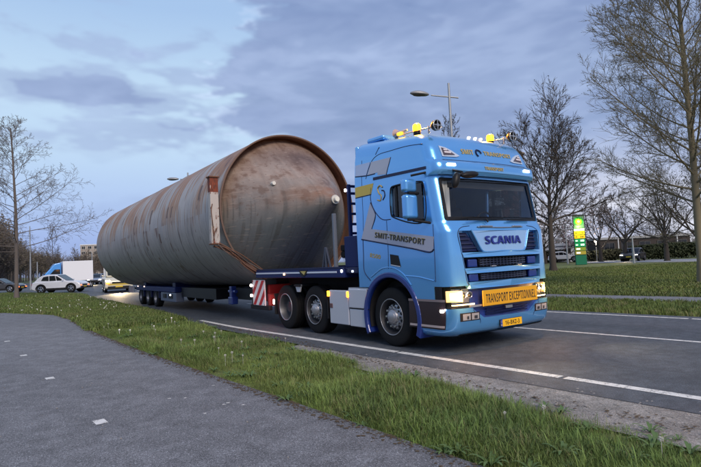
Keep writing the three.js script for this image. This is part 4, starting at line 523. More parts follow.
    const l = new THREE.SpotLight(0xffe6c4, 8, 26, .62, .7, 2); l.position.set(1.52, .87, s * .95); l.target.position.set(7, -.35, s * 1.1); l.castShadow = true; lorry.add(l, l.target);
    const pl = new THREE.PointLight(0xffb860, .9, 0, 2); pl.position.set(1.56, .86, s * 1.03); pl.castShadow = true; lorry.add(pl);
    const f = mesh('fog_lamp', mir(cabPatch(.275, .44, .50, .625, .003, 10, 4), s), M.dark, lorry); mesh('fog_lens', [mir(cabPatch(.285, .345, .515, .61, .012, 4, 3), s), mir(cabPatch(.355, .42, .515, .61, .012, 4, 3), s)], std(lin(.6, .6, .64), .12, .6), f); mesh('fog_reflector', [mir(cabPatch(.30, .325, .53, .575, .02, 3, 2), s), mir(cabPatch(.37, .385, .53, .575, .02, 3, 2), s)], std(lin(.2, .2, .22), .1, .9), f);
    // dark side panel with step behind the corner
    const p = mesh('step_panel', mir(cabPatch(.545, .735, .385, .83, .004, 10, 6), s), std(lin(.035, .022, .028), .25), lorry); mesh('step_tread', mir(cabPatch(.55, .73, .41, .445, .012, 8, 1), s), std(lin(.45, .36, .34), .5), p); mesh('panel_edge', mir(cabPatch(.545, .735, .8, .835, .01, 8, 1), s), std(lin(.22, .17, .17), .4), p);
    mesh('headlight_surround', mir(cabPatch(.565, .615, .69, 1.03, .003, 6, 3), s), M.dark, lorry); const q = cabPoint(.665, .572, .02); mesh('marker_light', rbox(.07, .045, .03, .012, q[0], q[1], s * q[2]), glow(0xfff4e0, 9, 0xffffff), lorry);
    const q3 = cabPoint(.665, .548, .012); mesh('marker_light', at(new THREE.SphereGeometry(.014, 8, 6), q3[0], q3[1] + .02, s * q3[2]), glow(0xc8dcff, 5, 0xffffff), lorry);
  }
  // visor and roof front: marker lamps, side lamps, lettering
  for (const s of [1, -1]) {
    const q = frontX(.93, 2.89); mesh('marker_light', frontPlate([[.84 * s, 2.875], [.84 * s, 2.915], [1.0 * s, 2.91], [1.0 * s, 2.875]].slice()[s > 0 ? 'reverse' : 'slice'](), .015, .002, .03), glow(0xffffff, 5, 0xffffff), lorry);
    const ln = mesh('roof_lamp', frontPlate([[.98 * s, 3.225], [.86 * s, 3.2], [.75 * s, 3.15], [.62 * s, 3.065], [.7 * s, 3.045], [.98 * s, 3.04]].slice()[s > 0 ? 'slice' : 'reverse'](), .012, .002, .05), std(lin(.55, .62, .72), .2, .3), lorry);
    mesh('roof_lamp_lens', frontPlate([[.95 * s, 3.19], [.87 * s, 3.175], [.72 * s, 3.08], [.95 * s, 3.065]].slice()[s > 0 ? 'slice' : 'reverse'](), .01, .014, .05), std(lin(.08, .06, .08), .15), ln); mesh('roof_lamp_light', [frontPlate([[.93 * s, 3.13], [.93 * s, 3.1], [.8 * s, 3.1], [.8 * s, 3.13]].slice()[s > 0 ? 'slice' : 'reverse'](), .008, .026, .04), frontPlate([[.93 * s, 3.17], [.93 * s, 3.145], [.86 * s, 3.145], [.86 * s, 3.17]].slice()[s > 0 ? 'slice' : 'reverse'](), .008, .026, .04)], std(lin(.6, .55, .58), .2), ln);
  }
  mesh('roof_lettering', [frontText('SMlT', .085, .27, .54, 3.115), frontText('TRANSPORT', .075, .72, .02, 3.125)], gold, lorry);
  mesh('roof_emblem', [mapPos(flat(new THREE.TorusGeometry(.06, .014, 5, 18, 4.2)), (X, Y, Z) => [frontX(.15 - X, 3.15 + Y) + .008 + Z, 3.15 + Y, .15 - X])], navy, lorry);
  mesh('visor_lettering', frontText('TRANSPORT', .055, .46, .2, 2.845), gold, lorry);
  mesh('visor_gap', [tube([1.0, .7, .35, 0, -.35, -.7, -1].map((z) => [frontX(z, 2.985) + .001, 2.985, z]), .006, 5, 40), tube([1.0, .7, .35, 0, -.35, -.7, -1].map((z) => [frontX(z, 2.84) + .001, 2.80, z]), .004, 5, 40)], navyLine, lorry);
  // corner seams of the front flap
  for (const s of [1, -1]) mesh('panel_gap', [tube([[.7, 1.935], [.88, 1.91], [.97, 1.84], [.955, 1.6], [.91, 1.3], [.87, 1.05], [.8, 1.02]].map(([z, y]) => [frontX(z, y) + .001, y, s * z]), .006, 5, 50), tube([[.8, .66], [.66, .5], [.64, .32]].map(([z, y]) => [frontX(z, y) + .001, y, s * z]), .005, 5, 30)], navyLine, lorry);
}
// ---- near and far side of the cab
{
  const band = [[-.68, 1.87], [.07, 1.745], [.72, 1.635], [1.12, 1.565], [1.17, 1.6], [1.2, 1.79], [.42, 1.91], [-.36, 2.03], [-.23, 2.27], [-.36, 2.5]];
  const parts = [
    ['side_stripe', sidePlate(band, .003, .002), lilac], ['side_stripe', sidePlate([[-.31, 3.22], [.23, 3.2], [.12, 2.93], [-.12, 2.95], [-.12, 3.0], [-.42, 3.0]], .003, .002), lilac], ['side_stripe', sidePlate([[-.8, 3.24], [-.345, 3.225], [-.455, 3.005], [-.8, 3.04]], .003, .002), paint(lin(.38, .46, .68), .4)],
    ['yellow_stripe', sidePlate([[-.81, 2.83], [-.25, 2.83], [-.33, 2.645], [-.81, 2.63]], .003, .002), std(lin(.6, .44, .07), .45)],
    ['panel_gap', [sideLine([[1.02, 3.26], [.64, 3.305], [.21, 3.315], [-.12, 3.31], [-.29, 3.24], [-.4, 3.09], [-.47, 2.94]]), sideLine([[-.32, 2.76], [-.35, 2.56], [-.27, 2.37], [-.1, 2.2], [.0, 2.16], [.18, 2.15]], .008), sideLine([[.07, 2.14], [.07, 1.9], [.07, 1.6], [.05, 1.32]], .005), sideLine([[1.19, 1.98], [1.19, 1.55], [1.18, 1.1]], .005), sideLine([[-.64, 1.85], [-.645, 1.6], [-.64, 1.28], [-.47, 1.12]], .008), sideLine([[-.6, 3.3], [-.6, 2.9], [-.6, 2.3], [-.62, 1.9]], .004), sideLine([[-.12, 3.45], [-.2, 3.33]], .007)], navyLine],
    ['stripe_edge', [sideLine([[-.68, 1.865], [.07, 1.738], [.72, 1.628], [1.12, 1.56], [1.18, 1.6]], .013), sideLine([[-.36, 2.5], [-.23, 2.27], [-.36, 2.03]], .008), sideLine([[-.8, 2.635], [-.33, 2.64]], .01), sideLine([[-.8, 3.03], [-.455, 2.995], [-.2, 2.99]], .01), sideLine([[.235, 3.2], [.12, 2.92]], .008)], navyLine],
    ['door_seal', sidePlate([[-.25, 2.93], [1.1, 2.89], [1.1, 2.845], [-.25, 2.88]], .012, -.002), navyLine],
    ['door_vent', [sidePlate([[.12, 1.565], [.33, 1.535], [.38, 1.355], [.13, 1.39]], .006, .002)], M.black], ['vent_frame', [sideLine([[.13, 1.385], [.38, 1.35]], .012)], skirtM],
    ['door_crease', [sideLine([[.5, 1.2], [.8, 1.18], [1.15, 1.12]], .012), sideLine([[-.45, 1.18], [-.1, 1.33], [.2, 1.33], [.45, 1.22], [.62, 1.05]], .012)], blue],
  ];
  for (const s of [1, -1]) for (const [n, g, m] of parts) { const q = merge(g); mesh(n, s > 0 ? q : flipZ(q), m, lorry); }
  const tilt = -.155;
  const put = (g, x, y, dz) => at(g, x, y, 1.2385 + dz, 0, 0, tilt);
  mesh('side_lettering', [put(text('SMlT-TRANSPORT', .092, .004, 1.28), -.27, 1.872, .003)], std(lin(.03, .03, .035), .5), lorry);
  mesh('lettering_shadow', [put(text('SMlT-TRANSPORT', .092, .002, 1.28), -.283, 1.883, .001)], gold, lorry);
  mesh('model_lettering', [at(text('R500', .075, .004, .3), -.45, 1.535, 1.236, 0, 0, tilt)], gold, lorry);
  mesh('emblem', [tube([[.0, 2.72], [-.06, 2.76], [-.13, 2.72], [-.1, 2.63], [-.04, 2.58], [-.07, 2.5], [-.15, 2.52]].map(([x, y]) => [x, y, 1.236]), .014, 5, 40)], gold, lorry);
  mesh('emblem_arc', [tube([[-.02, 2.67], [.04, 2.65], [.06, 2.57], [.0, 2.5]].map(([x, y]) => [x, y, 1.236]), .012, 5, 24)], navy, lorry);
  // fender arches
  for (const s of [1, -1]) { const a0 = R(-22), a1 = R(206), sh = new THREE.Shape(); for (let i = 0; i <= 40; i++) { const a = lerp(a0, a1, i / 40); i ? sh.lineTo(Math.cos(a) * .765, Math.sin(a) * .765) : sh.moveTo(Math.cos(a) * .765, Math.sin(a) * .765); } for (let i = 40; i >= 0; i--) { const a = lerp(a0, a1, i / 40); sh.lineTo(Math.cos(a) * .67, Math.sin(a) * .67); } sh.closePath(); mesh('wheel_arch', [extrude(sh, .42, .02).translate(.05, .5, s > 0 ? .832 : -1.252)], royal, lorry); mesh('arch_liner', at(new THREE.CylinderGeometry(.64, .64, .5, 32, 1, true, R(72), R(216)), .05, .5, s * .95, Math.PI / 2, 0, 0), M.dark, lorry); }
  // mirrors
  for (const s of [1, -1]) {
    const m = mesh('mirror', rbox(.14, .39, .26, .055, .9, 2.275, s * 1.425), blue, lorry); mesh('wide_angle_mirror', rbox(.14, .215, .26, .055, .89, 2.605, s * 1.42), blue, lorry);
    mesh('mirror_arm', [rbox(.05, .04, .34, .012, .96, 2.07, s * 1.36), rod([.95, 2.06, s * 1.42], [1.16, 2.0, s * 1.2], .022), rbox(.07, .04, .2, .012, .92, 2.485, s * 1.36), rod([.93, 2.76, s * 1.4], [1.1, 2.8, s * 1.2], .02)], M.black, m);
    mesh('mirror_glass', [box(.006, .32, .19, .833, 2.285, s * 1.43), box(.006, .15, .18, .823, 2.63, s * 1.42)], std(lin(.8, .8, .8), .03, 1), m);
  }
  const fm = mesh('front_mirror', [at(new THREE.SphereGeometry(1, 20, 14).scale(.07, .055, .19), 1.52, 2.715, .72, .12, 0, 0), at(new THREE.SphereGeometry(1, 18, 12).scale(.06, .13, .065), 1.5, 2.62, 1.01, -.35, 0, 0)], M.black, lorry); mesh('mirror_arm', [rod([1.48, 2.66, 1.0], [1.5, 2.74, .85], .022), rod([1.3, 2.82, .9], [1.5, 2.75, .86], .02)], M.black, fm);
}
// ---- roof gear: side rails with beacons, spot lamps, horn
for (const s of [1, -1]) {
  const z = s * .93, rail = mesh('roof_rail', [rod([.1, 3.62, z], [1.06, 3.56, z], .012, 8), cylY(.014, .12, .9, 3.54, z, 8), cylY(.014, .1, .3, 3.6, z, 8)], M.steel, lorry);
  const b = mesh('beacon', [cylY(.062, .05, .6, 3.56, z * .98, 16)], M.black, lorry); mesh('beacon_lamp', lathe([[.066, 0], [.07, .07], [.062, .11], [.034, .13], [0, .134]], 20).translate(.6, 3.585, z * .98), glow(0xff9a10, 7, 0xffa030), b);
  const pl = new THREE.PointLight(0xffa030, 5, 0, 2); pl.position.set(.6, 3.8, z * .98); pl.castShadow = true; lorry.add(pl);
  const sp = mesh('spot_lamp', [at(lathe([[0, -.08], [.05, -.075], [.083, -.03], [.087, .03], [.076, .034], [.07, .0], [0, -.02]], 24), 1.07, 3.57, z, 0, 0, -Math.PI / 2 + .0)], M.black, lorry); mesh('spot_ring', [at(new THREE.TorusGeometry(.082, .009, 8, 26), 1.1, 3.57, z, 0, Math.PI / 2, 0), box(.012, .155, .014, 1.105, 3.57, z), box(.012, .014, .155, 1.105, 3.57, z), cylX(.025, .02, 1.105, 3.57, z, 12)], M.steel, sp);
  const h = mesh('horn', [at(lathe([[.085, 0], [.05, .05], [.028, .12], [.02, .3], [0, .3]], 18), .08, 3.66, z, 0, 0, -Math.PI / 2)], M.steel, lorry); mesh('amber_lamp', rbox(.12, .05, .06, .015, .22, 3.63, z + s * .03), glow(0xffa020, 3), h);
}
for (const z of [.0, -.16, -.3]) { const y = 3.5; mesh('roof_marker_light', rbox(.05, .03, .05, .012, .9, 3.50, z), glow(0xf6f8ff, 2.2, 0xffffff), lorry); }
mesh('roof_fairing', [rbox(.5, .1, 1.9, .045, -.52, 3.70, 0, 0, 0, -.03), rbox(.09, .5, 2.3, .03, -.84, 3.36, 0)], blue, lorry);
// ---- chassis, skirts, wheels
{
  for (const z of [.42, -.42]) mesh('frame_rail', box(5.2, .26, .09, -2.35, .86, z), M.dark, lorry);
  mesh('engine_block', [box(1.6, .7, .7, .3, .7, 0), box(1.0, .6, 1.9, -.15, 1.1, 0)], M.dark, lorry);
  mesh('fifth_wheel', [cylY(.48, .08, -3.3, 1.07, 0, 28), box(.7, .14, .9, -3.3, .98, 0)], M.dark, lorry);
  for (const x of [0, -2.596, -3.886]) mesh('axle', [cylZ(.07, 2.0, x, .5, 0, 12), at(new THREE.SphereGeometry(.22, 14, 10), x, .5, 0)], M.dark, lorry);
  for (const s of [1, -1]) {
    const f = mesh('side_skirt', [rbox(.59, .36, .06, .02, -.92, .785, s * 1.2), rbox(.59, .33, .06, .02, -.92, .425, s * 1.185), box(.62, .03, .3, -.895, .97, s * 1.07)], skirtM, lorry); mesh('step_gap', box(.6, .012, .02, -.895, .603, s * 1.215), M.dark, f);
    const r_ = mesh('side_skirt', [rbox(.67, .66, .06, .02, -1.575, .6, s * 1.19)], skirtM, lorry); mesh('latch', rbox(.1, .09, .02, .01, -1.84, .62, s * 1.222), std(lin(.12, .06, .06), .5), r_);
    mesh('tank_box', rbox(1.3, .6, .6, .1, -1.25, .6, s * .85), M.dark, lorry);
    for (const x of [-1.235, -1.93]) mesh('amber_light', rbox(.05, .11, .04, .012, x, .855, s * 1.225), glow(0xff9420, 6), lorry);
    const g = mesh('mudguard', rbox(.26, .05, .5, .02, -3.24, 1.0, s * .98), M.dark, lorry); mesh('mud_flap', box(.04, .5, .5, -4.42, .55, s * .95), M.dark, lorry); mesh('mud_flap', box(.04, .4, .5, -2.02, .55, s * .95), M.dark, lorry); mesh('mudguard_corner', extrude(shape([[-3.38, 1.02], [-3.1, 1.02], [-3.17, .86], [-3.3, .86]]), .03).translate(0, 0, s > 0 ? 1.16 : -1.19), skirtM, g);
    // wheels
    const tyre = (x, w, zc, name) => mesh(name, at(lathe([[.3, -w / 2], [.36, -w / 2 - .008], [.45, -w / 2 + .002], [.488, -w * .43], [.5, -w * .38], [.5, -w * .23], [.488, -w * .225], [.488, -w * .205], [.5, -w * .2], [.5, -w * .03], [.488, -w * .025], [.488, w * .025], [.5, w * .03], [.5, w * .2], [.488, w * .205], [.488, w * .225], [.5, w * .23], [.5, w * .38], [.488, w * .43], [.45, w / 2 - .002], [.36, w / 2 + .008], [.3, w / 2]], 56), x, .5, s * zc, Math.PI / 2, 0, 0), M.rubber, lorry);
    const rimBright = std(lin(.36, .36, .38), .42, .75), rimDark = std(lin(.05, .05, .055), .5, .4);
    const bolts = (x, z, r, n, b) => [...Array(n)].map((_, i) => cylZ(b, .05, x + Math.cos(i / n * 6.283) * r, .5 + Math.sin(i / n * 6.283) * r, s * z, 8));
    const face = (prof) => { const g2 = lathe(prof, 44); return s > 0 ? at(g2, 0, 0, 0, Math.PI / 2, 0, 0) : at(g2, 0, 0, 0, -Math.PI / 2, 0, 0); };
    const holes = (x, z, r, n, b) => [...Array(n)].map((_, i) => cylZ(b, .012, x + Math.cos((i + .5) / n * 6.283) * r, .5 + Math.sin((i + .5) / n * 6.283) * r, s * z, 14));
    for (const [x, w, zc] of [[0, .36, 1.0], [-2.596, .34, .99]]) {
      const t = tyre(x, w, zc, 'wheel'); mesh('rim', [face([[.31, .17], [.302, .188], [.285, .168], [.262, .08], [.25, .03], [.225, .03]]).translate(x, .5, s * zc)], rimDark, t); mesh('rim_edge', at(new THREE.TorusGeometry(.304, .008, 8, 48), x, .5, s * (zc + .186)), rimBright, t); mesh('wheel_disc', [face([[.232, .03], [.222, .095], [.2, .118], [.14, .125], [.13, .15], [.118, .175], [.1, .19], [0, .195]]).translate(x, .5, s * zc)], rimBright, t);
            mesh('wheel_nut', bolts(x, zc + .14, .167, 10, .019), M.alu, t); mesh('rim_hole', holes(x, zc + .118, .196, 10, .026), M.black, t);
      mesh('hub_cap', [at(new THREE.SphereGeometry(.1, 20, 10).scale(1, 1, .35), x, .5, s * (zc + .185))], rimBright, t);
    }
    for (const zc of [1.03, .69]) { const t = tyre(-3.886, .29, zc, 'wheel'); if (zc > .8) { mesh('rim', face([[.3, .13], [.312, .15], [.302, .16], [.285, .13], [.272, .02], [.25, -.08], [.2, -.1], [.15, -.1], [.14, .02], [.1, .04], [0, .045]]).translate(-3.886, .5, s * zc), std(lin(.16, .16, .17), .45, .6), t); mesh('rim_edge', at(new THREE.TorusGeometry(.303, .012, 8, 44), -3.886, .5, s * (zc + .15)), rimBright, t); mesh('wheel_nut', bolts(-3.886, zc - .07, .19, 10, .02), rimDark, t); mesh('hub_cap', cylZ(.12, .12, -3.886, .5, s * (zc), 20), rimDark, t); } }
  }
  mesh('rear_beam', rbox(.12, .3, 2.3, .02, -4.85, .62, 0), std(lin(.25, .03, .03), .5), lorry);
  for (const s of [1, -1]) { mesh('tail_light', rbox(.07, .13, .3, .02, -4.92, .66, s * .95), glow(0xff1a10, 6, 0x801010), lorry); mesh('side_light', rbox(.06, .12, .08, .02, -4.45, .6, s * 1.18), glow(0xffe6d8, s > 0 ? 7 : 2, 0xffffff), lorry); const l = new THREE.PointLight(0xff2a18, s > 0 ? .8 : .3, 0, 2); l.position.set(-5.0, .72, s * 1.02); l.castShadow = true; lorry.add(l); }
  const l = new THREE.PointLight(0xff3020, .16, 0, 2); l.position.set(-4.5, .66, 1.32); l.castShadow = true; lorry.add(l);
}

// ---- trailer deck that rides on the tractor
{
  const t = thing('trailer_deck', 'dark blue trailer deck with white side stripe and headboard over the lorry rear wheels', 'trailer', HEAD, TURN);
  mesh('deck', [rbox(4.05, .17, 2.5, .02, -3.32, 1.255, 0)], deep, t); mesh('side_rail', [rbox(4.05, .05, .04, .01, -3.32, 1.36, 1.22), rbox(4.05, .05, .04, .01, -3.32, 1.36, -1.22)], navy, t);
  mesh('reflective_stripe', [1, -1].map((s) => box(3.75, .035, .006, -3.42, 1.285, s * 1.253)), std(lin(.62, .66, .74), .35), t);
  mesh('neck_beam', [box(3.4, .2, 1.0, -3.5, 1.07, 0), box(1.2, .35, 1.7, -5.6, .95, 0)], M.dark, t);
  mesh('headboard', [rbox(.5, .6, 2.3, .02, -1.14, 1.66, 0)], deep, t); mesh('deck_head', rbox(.45, .1, 2.42, .02, -1.1, 1.3, 0), navy, t);
  for (const s of [1, -1]) mesh('rack_post', [rbox(.06, 1.05, .07, .015, -1.3, 2.45, s * 1.04)], deep, t);
  for (const y of [2.02, 2.2, 2.4, 2.6, 2.8, 2.94]) mesh('rack_rung', rbox(.05, .05, 2.0, .015, -1.3, y, 0), deep, t);
  mesh('stake', [rbox(.07, 1.1, .07, .012, -1.75, 1.9, 1.12)], std(lin(.16, .18, .22), .6), t); mesh('stake', [rbox(.05, .45, .05, .01, -2.12, 1.56, 1.12), rbox(.04, .5, .04, .01, -2.02, 1.55, 1.12, 0, 0, .35), rbox(.04, .5, .04, .01, -2.2, 1.55, 1.12, 0, 0, -.3)], std(lin(.05, .06, .09), .6), t);
  mesh('winch', [cylZ(.07, .2, -1.6, 1.62, .95, 14), rbox(.15, .12, .2, .02, -1.6, 1.75, .95)], M.dark, t);
  mesh('marker_light', [rbox(.035, .05, .03, .01, -1.36, 1.3, 1.26)], glow(0xf4f6ff, 8, 0xffffff), t); mesh('marker_light', [rbox(.05, .04, .03, .01, -1.05, 1.29, 1.215)], glow(0xc8d8ff, 1.5, 0xffffff), t); mesh('marker_light', rbox(.06, .05, .03, .01, -3.75, 1.255, 1.26), glow(0xffc8a0, 1.6, 0xffd0b0), t); mesh('headboard_light', rbox(.04, .06, .04, .012, -1.33, 2.86, 1.1), glow(0xf8f8ff, 3, 0xffffff), t);
  mesh('deck_emblem', [extrude(shape([[-.2, .07], [.18, .07], [.12, -.02], [.0, -.07], [-.1, -.05]]), .008).translate(-2.85, 1.265, 1.254)], M.black, t); mesh('deck_emblem_print', [extrude(shape([[-.12, .05], [.12, .05], [.04, -.03]]), .008).translate(-2.85, 1.265, 1.262), ], std(lin(.5, .4, .12), .5), t);
  const chev = canvasTex(256, 256, (c, w, h) => { c.fillStyle = '#e9e4e0'; c.fillRect(0, 0, w, h); c.fillStyle = '#c01818'; for (let k = -2; k < 4; k++) { c.beginPath(); c.moveTo(k * 120, h); c.lineTo(k * 120 + 60, h); c.lineTo(k * 120 + 60 + 200, 0); c.lineTo(k * 120 + 200, 0); c.fill(); } });
  const b = mesh('marker_board', rbox(.72, .64, .03, .01, -5.28, .8, 1.2), M.white, t); mesh('board_print', at(new THREE.PlaneGeometry(.70, .62), -5.28, .8, 1.2165), std(0xffffff, .5, 0, { map: chev }), b);
  mesh('board_frame', [rbox(1.1, .12, .1, .02, -5.3, .43, 1.15), rbox(.06, .7, .08, .02, -5.7, .75, 1.17)], M.dark, t); for (const y of [.98, .72]) mesh('marker_light', rbox(.07, .07, .05, .02, -5.7, y, 1.23), glow(0xffe8e0, 7, 0xffffff), t);
  mesh('cross_member', [rbox(.1, .5, 2.2, .02, -4.98, .75, 0)], std(lin(.22, .025, .025), .5), t);
}

// ---- the tank
{
  const RT = 2.067, LT = 16.33, dir = V(Math.cos(TURN), 0, -Math.sin(TURN)), rt = V(Math.sin(TURN), 0, Math.cos(TURN));
  const c = V(HEAD[0], 2.976, HEAD[2]).addScaledVector(dir, -5.624).addScaledVector(rt, -.029);
  const t = thing('steel_tank', 'huge rusty grey steel cylinder with cone end carried by the blue lorry', 'tank', c.toArray(), TURN + .024); t.rotation.order = 'YXZ'; t.rotation.z = .008;
  const mix3 = (a, b, k) => a.map((v, i) => lerp(v, b[i], clamp(k)));
  const shellTex = dataTex(1024, 2048, (x, y) => { // x round the shell (0 near side, .25 top), y along it (0 front)
    const u = x / 1024, v = y / 2048, up = .5 + .5 * Math.sin(u * 6.283), near = Math.cos(u * 6.283);
    const str = vnoise(u * 14, v * 300, 1, 14), str2 = vnoise(u * 30, v * 760, 2, 30), big = fbm(u * 9, v * 20, 3, 4), band = vnoise(u * 2, v * 34, 6, 2), fine = hash3(x, y, 3), sc = vnoise(u * 60, v * 160, 8, 60);
    let col = mix3([150, 145, 145], [182, 175, 172], band * .3 + str * .5);
    const seam = Math.abs(((v * 7.1) % 1) - .5) > .49 ? 1 : 0;
    col = mix3(col, [92, 90, 94], sstep(.66, .86, str2 * .45 + str * .4 + big * .3) * .75);
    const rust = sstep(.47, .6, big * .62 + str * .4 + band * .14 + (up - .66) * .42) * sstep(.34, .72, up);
    col = mix3(col, mix3([176, 132, 92], [112, 70, 48], str2 * .7 + sc * .3), rust * .95);
    const spot = sstep(.78, .9, sc * .6 + big * .52 + (str - .5) * .2); col = mix3(col, [84, 54, 44], spot * .7);
    col = mix3(col, [112, 100, 92], seam * .22);
    for (const [mu, mv, w, hh] of [[.035, .40, .006, .020], [.03, .275, .004, .013], [.028, .25, .004, .012], [.05, .10, .005, .016], [.045, .54, .004, .012], [.97, .33, .004, .012], [.06, .68, .004, .012]]) { const du = Math.abs(((u - mu + .5) % 1) - .5), dv = Math.abs(v - mv); if (du < hh * (.8 + big * .5) && dv < w * (.8 + str * .5)) col = mix3(col, [86, 58, 46], .85); else if (dv < w && u < mu && mu - u < hh * 4) col = mix3(col, [104, 84, 74], .4 * (1 - (mu - u) / hh / 4)); }
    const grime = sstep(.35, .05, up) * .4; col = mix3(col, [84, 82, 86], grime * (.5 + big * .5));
    return col.map((q) => q + (fine - .5) * 9 + (sc - .5) * 10);
  });
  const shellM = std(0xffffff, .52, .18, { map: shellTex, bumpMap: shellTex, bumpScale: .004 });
  const sh = new THREE.CylinderGeometry(RT, RT, LT, 160, 8, true); sh.rotateZ(Math.PI / 2); sh.translate(-LT / 2, 0, 0);
  { // plates are a little uneven
    const p = sh.attributes.position; for (let i = 0; i < p.count; i++) { const a = Math.atan2(p.getY(i), p.getZ(i)), k = 1 + (fbm(a * 2 + 9, p.getX(i) * .5, 4, 2) - .5) * .008; p.setY(i, p.getY(i) * k); p.setZ(i, p.getZ(i) * k); } sh.computeVertexNormals();
  }
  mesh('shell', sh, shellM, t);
  for (let k = 1; k < 6; k++) mesh('weld_seam', at(new THREE.TorusGeometry(RT + .001, .005, 6, 140), -k * 2.76, 0, 0, 0, Math.PI / 2, 0), std(lin(.13, .12, .12), .6, .3), t);
  const rustTex = dataTex(512, 512, (x, y) => { const a = vnoise(x / 7, y / 60, 1, 73, 9), b = vnoise(x / 50, y / 40, 2, 10, 13), h = hash3(x, y, 1), k = a * .6 + b * .6; return mix3([78, 54, 43], [116, 82, 64], k).map((v) => v + (h - .5) * 16); }), rustM = std(0xffffff, .85, .1, { map: rustTex });
  mesh('skirt', at(new THREE.CylinderGeometry(RT - .03, RT - .03, .9, 140, 1, true), -.45, 0, 0, 0, 0, Math.PI / 2), rustM, t);
  mesh('rim', [at(lathe([[RT - .032, -.03], [RT + .012, -.03], [RT + .012, .004], [RT - .032, .004], [RT - .032, -.03]], 140), 0, 0, 0, 0, 0, -Math.PI / 2)], std(lin(.15, .10, .08), .75, .2), t);
  // the cone, apex forward
  const coneTex = dataTex(1024, 1024, (x, y) => { // x round (0 near side, .25 top), y from rim to apex
    const Zc = x / 512 - 1, Y = y / 512 - 1, r = Math.hypot(Zc, Y), v = 1 - r, u = Math.atan2(Y, Zc) / 6.2832 + .5;
    const st = vnoise(u * 110, v * 5, 1, 110) * .35 + vnoise(Zc * 34 + 60, Y * 5 + 20, 3) * .65, b = fbm(Zc * 3 + 5, Y * 3 + 5, 2, 5), b2 = fbm(Zc * 9 + 5, Y * 9 + 5, 4, 4), h = hash3(x, y, 6);
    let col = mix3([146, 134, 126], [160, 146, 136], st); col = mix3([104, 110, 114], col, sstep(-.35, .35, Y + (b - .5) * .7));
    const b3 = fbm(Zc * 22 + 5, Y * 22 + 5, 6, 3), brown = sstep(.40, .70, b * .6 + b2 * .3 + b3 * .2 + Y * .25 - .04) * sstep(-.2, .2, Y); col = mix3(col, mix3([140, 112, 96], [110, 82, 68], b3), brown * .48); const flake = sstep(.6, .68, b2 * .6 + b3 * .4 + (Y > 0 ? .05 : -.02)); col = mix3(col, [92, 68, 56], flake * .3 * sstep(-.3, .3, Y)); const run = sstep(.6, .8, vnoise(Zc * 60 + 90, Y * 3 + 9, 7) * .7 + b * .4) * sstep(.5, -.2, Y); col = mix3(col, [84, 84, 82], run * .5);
    const stain = Math.exp(-(((Y - .10 + Zc * .02 + (b2 - .5) * .16) / .075) ** 2)) * sstep(.62, .0, Math.abs(Zc + .02)) * (.5 + b3); col = mix3(col, [142, 94, 68], stain * .55);
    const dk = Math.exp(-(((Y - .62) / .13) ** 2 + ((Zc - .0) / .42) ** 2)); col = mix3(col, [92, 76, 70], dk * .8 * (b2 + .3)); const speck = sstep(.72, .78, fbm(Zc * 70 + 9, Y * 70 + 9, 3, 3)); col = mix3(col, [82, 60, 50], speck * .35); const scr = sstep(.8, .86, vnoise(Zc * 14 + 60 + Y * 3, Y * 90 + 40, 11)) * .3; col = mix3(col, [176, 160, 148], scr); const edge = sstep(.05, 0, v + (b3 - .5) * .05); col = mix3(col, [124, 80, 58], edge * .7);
    return col.map((q) => q + (h - .5) * 10 + (st - .5) * 8);
  });
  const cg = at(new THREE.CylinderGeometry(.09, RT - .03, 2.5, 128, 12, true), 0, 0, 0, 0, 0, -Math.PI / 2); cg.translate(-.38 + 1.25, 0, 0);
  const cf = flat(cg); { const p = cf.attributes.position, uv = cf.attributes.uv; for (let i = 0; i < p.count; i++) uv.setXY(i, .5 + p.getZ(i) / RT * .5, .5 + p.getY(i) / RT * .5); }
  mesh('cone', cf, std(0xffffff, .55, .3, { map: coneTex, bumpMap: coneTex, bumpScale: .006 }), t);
  mesh('outlet', [cylX(.11, .03, 2.12, 0, 0, 24), cylX(.07, .1, 2.15, 0, 0, 20)], std(lin(.62, .6, .55), .4, .2), t); mesh('outlet_cap', cylX(.062, .02, 2.205, 0, 0, 20), std(lin(.8, .78, .68), .3), t);
  mesh('end_cap', at(new THREE.SphereGeometry(RT - .01, 64, 16, 0, 6.2832, 0, 1.25).scale(1, .3, 1), -LT + .25, 0, 0, 0, 0, Math.PI / 2), std(lin(.2, .2, .22), .6, .3), t);
  const lug = cylX(.05, .1, .85, .0, 0, 12); mesh('lug', at(lug, -.02, .55, .98), std(lin(.7, .68, .62), .4), t);
  // lifting bracket on the near side of the rim and the rods that hang from it
  const brTex = dataTex(128, 512, (x, y) => { const a = fbm(x / 40, y / 55, 1, 4), b = vnoise(x / 5, y / 16, 2), v = y / 512; return mix3([176, 172, 168], mix3([140, 62, 36], [74, 40, 30], b), sstep(.5, .62, a * .75 + b * .22 + (v > .78 ? .22 : 0) - (v < .75 && v > .3 ? .08 : 0))); });
  const br = mesh('bracket', [rbox(.16, 1.66, .22, .015, -.1, -.06, RT + .13)], std(0xffffff, .7, .05, { map: brTex }), t);
  mesh('bracket_cap', [rbox(.22, .04, .27, .012, -.1, .79, RT + .13), rbox(.2, .03, .25, .012, -.1, -.9, RT + .13)], rustM, br); mesh('bracket_clip', [-.55, -.1, .35].map((y) => rbox(.3, .1, .06, .012, -.3, y, RT + .05)), std(lin(.06, .05, .05), .7), br);
  mesh('bracket_loop', [tube([[.0, .1, RT + .2], [.07, -.05, RT + .26], [.06, -.3, RT + .24], [.0, -.5, RT + .2], [.02, -.7, RT + .2]], .012, 6, 30), tube([[.0, -.5, RT + .1], [.09, -.62, RT + .2], [.05, -.82, RT + .22]], .012, 6, 20)], rustM, br);
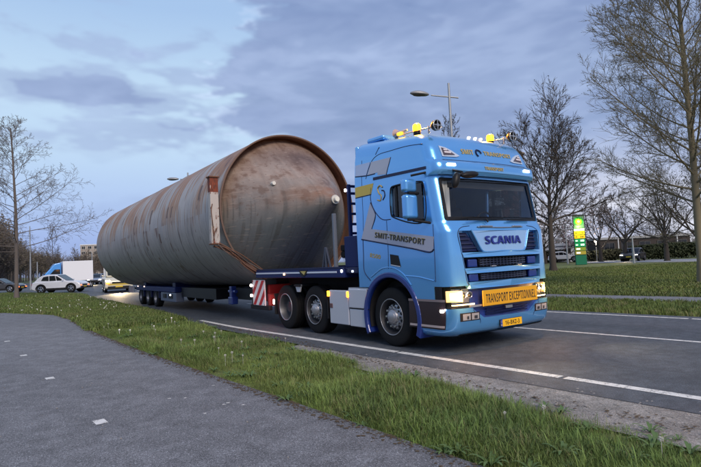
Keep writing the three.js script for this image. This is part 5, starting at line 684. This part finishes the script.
  const q = rng(61); for (let i = 0; i < 11; i++) { const z0 = RT + .02 + q() * .2, e = q(), x1 = .1 + q() * .25; mesh('hanging_rod', tube([[-.05 - q() * .1, -.78 - q() * .2, z0], [.04 + q() * .1, -1.05 - q() * .15, z0 - .22 - q() * .2], [.12, -1.42 - q() * .12, 1.55 - e * .35], [x1, -1.72 - q() * .1, 1.2 - e * .45]], .011 + q() * .009, 5, 24), q() < .6 ? rustM : std(lin(.08, .06, .055), .8), t); }
}

// ---- rear bogie under the tank
{
  const dir = V(Math.cos(TURN), 0, -Math.sin(TURN)); const t = thing('rear_bogie', 'low dark blue multi axle bogie under the far end of the tank', 'trailer', HEAD, TURN);
  mesh('frame', [rbox(6.3, .2, 2.5, .03, -15.7, .74, 0)], deep, t); mesh('saddle', [rbox(.4, .2, 2.2, .03, -17.8, .9, 0), rbox(.4, .2, 2.2, .03, -13.2, .9, 0)], navy, t);
  mesh('centre_beam', [box(7.5, .34, 1.1, -9.3, .66, 0), box(3.6, .34, 2.1, -10.6, .66, 0)], M.black, t);
  mesh('side_box', [rbox(2.1, .34, .3, .03, -13.5, .46, 1.1)], std(lin(.10, .12, .17), .5), t); mesh('side_box', [rbox(2.1, .34, .3, .03, -13.5, .46, -1.1)], std(lin(.10, .12, .17), .5), t);
  mesh('box_lid', [rbox(.4, .16, .03, .01, -13.9, .5, 1.262), rbox(.5, .16, .03, .01, -13.1, .5, 1.262)], M.black, t);
  for (const x of [-18.1, -16.8, -15.5]) for (const s of [1, -1]) { const w = mesh('wheel', at(lathe([[.22, -.14], [.3, -.15], [.37, -.12], [.38, -.09], [.38, .09], [.37, .12], [.3, .15], [.22, .14]], 36), x, .38, s * 1.08, Math.PI / 2, 0, 0), M.rubber, t); mesh('rim', [at(lathe([[0, .04], [.1, .05], [.14, -.03], [.2, -.02], [.22, .12], [.235, .13]], 28), x, .38, s * 1.08, s > 0 ? Math.PI / 2 : -Math.PI / 2, 0, 0)], std(lin(.25, .26, .3), .45, .6), w); mesh('mudguard', rbox(.1, .3, .35, .02, x + .62, .52, s * 1.06), navy, t); }
  mesh('side_light', [rbox(.08, .05, .03, .012, -13.05, .55, 1.285)], glow(0xf2f4ff, 5, 0xffffff), t); for (const x of [-18.4, -17.2]) mesh('side_light', rbox(.1, .05, .03, .01, x, .82, 1.265), glow(0xffe0d0, 1.6, 0xffffff), t);
  mesh('hook', [rbox(.16, .5, .16, .02, -7.42, .68, 1.05), rbox(.3, .22, .2, .03, -7.42, .52, 1.05), cylX(.05, .5, -7.42, .78, 1.05, 12)], royal, t);
  const chev = canvasTex(256, 64, (c, w, h) => { c.fillStyle = '#d8d4d0'; c.fillRect(0, 0, w, h); c.fillStyle = '#8c1416'; for (let k = -2; k < 6; k++) { c.beginPath(); c.moveTo(k * 60, h); c.lineTo(k * 60 + 30, h); c.lineTo(k * 60 + 80, 0); c.lineTo(k * 60 + 50, 0); c.fill(); } });
  const b = mesh('marker_board', rbox(1.1, .3, .04, .01, -20.1, .66, 1.18), M.white, t); mesh('board_print', at(new THREE.PlaneGeometry(1.08, .28), -20.1, .66, 1.2015), std(0xffffff, .5, 0, { map: chev }), b); mesh('board_arm', rbox(1.4, .08, .08, .02, -19.2, .7, 1.08), M.dark, t);
}
renderer.render(scene, camera);
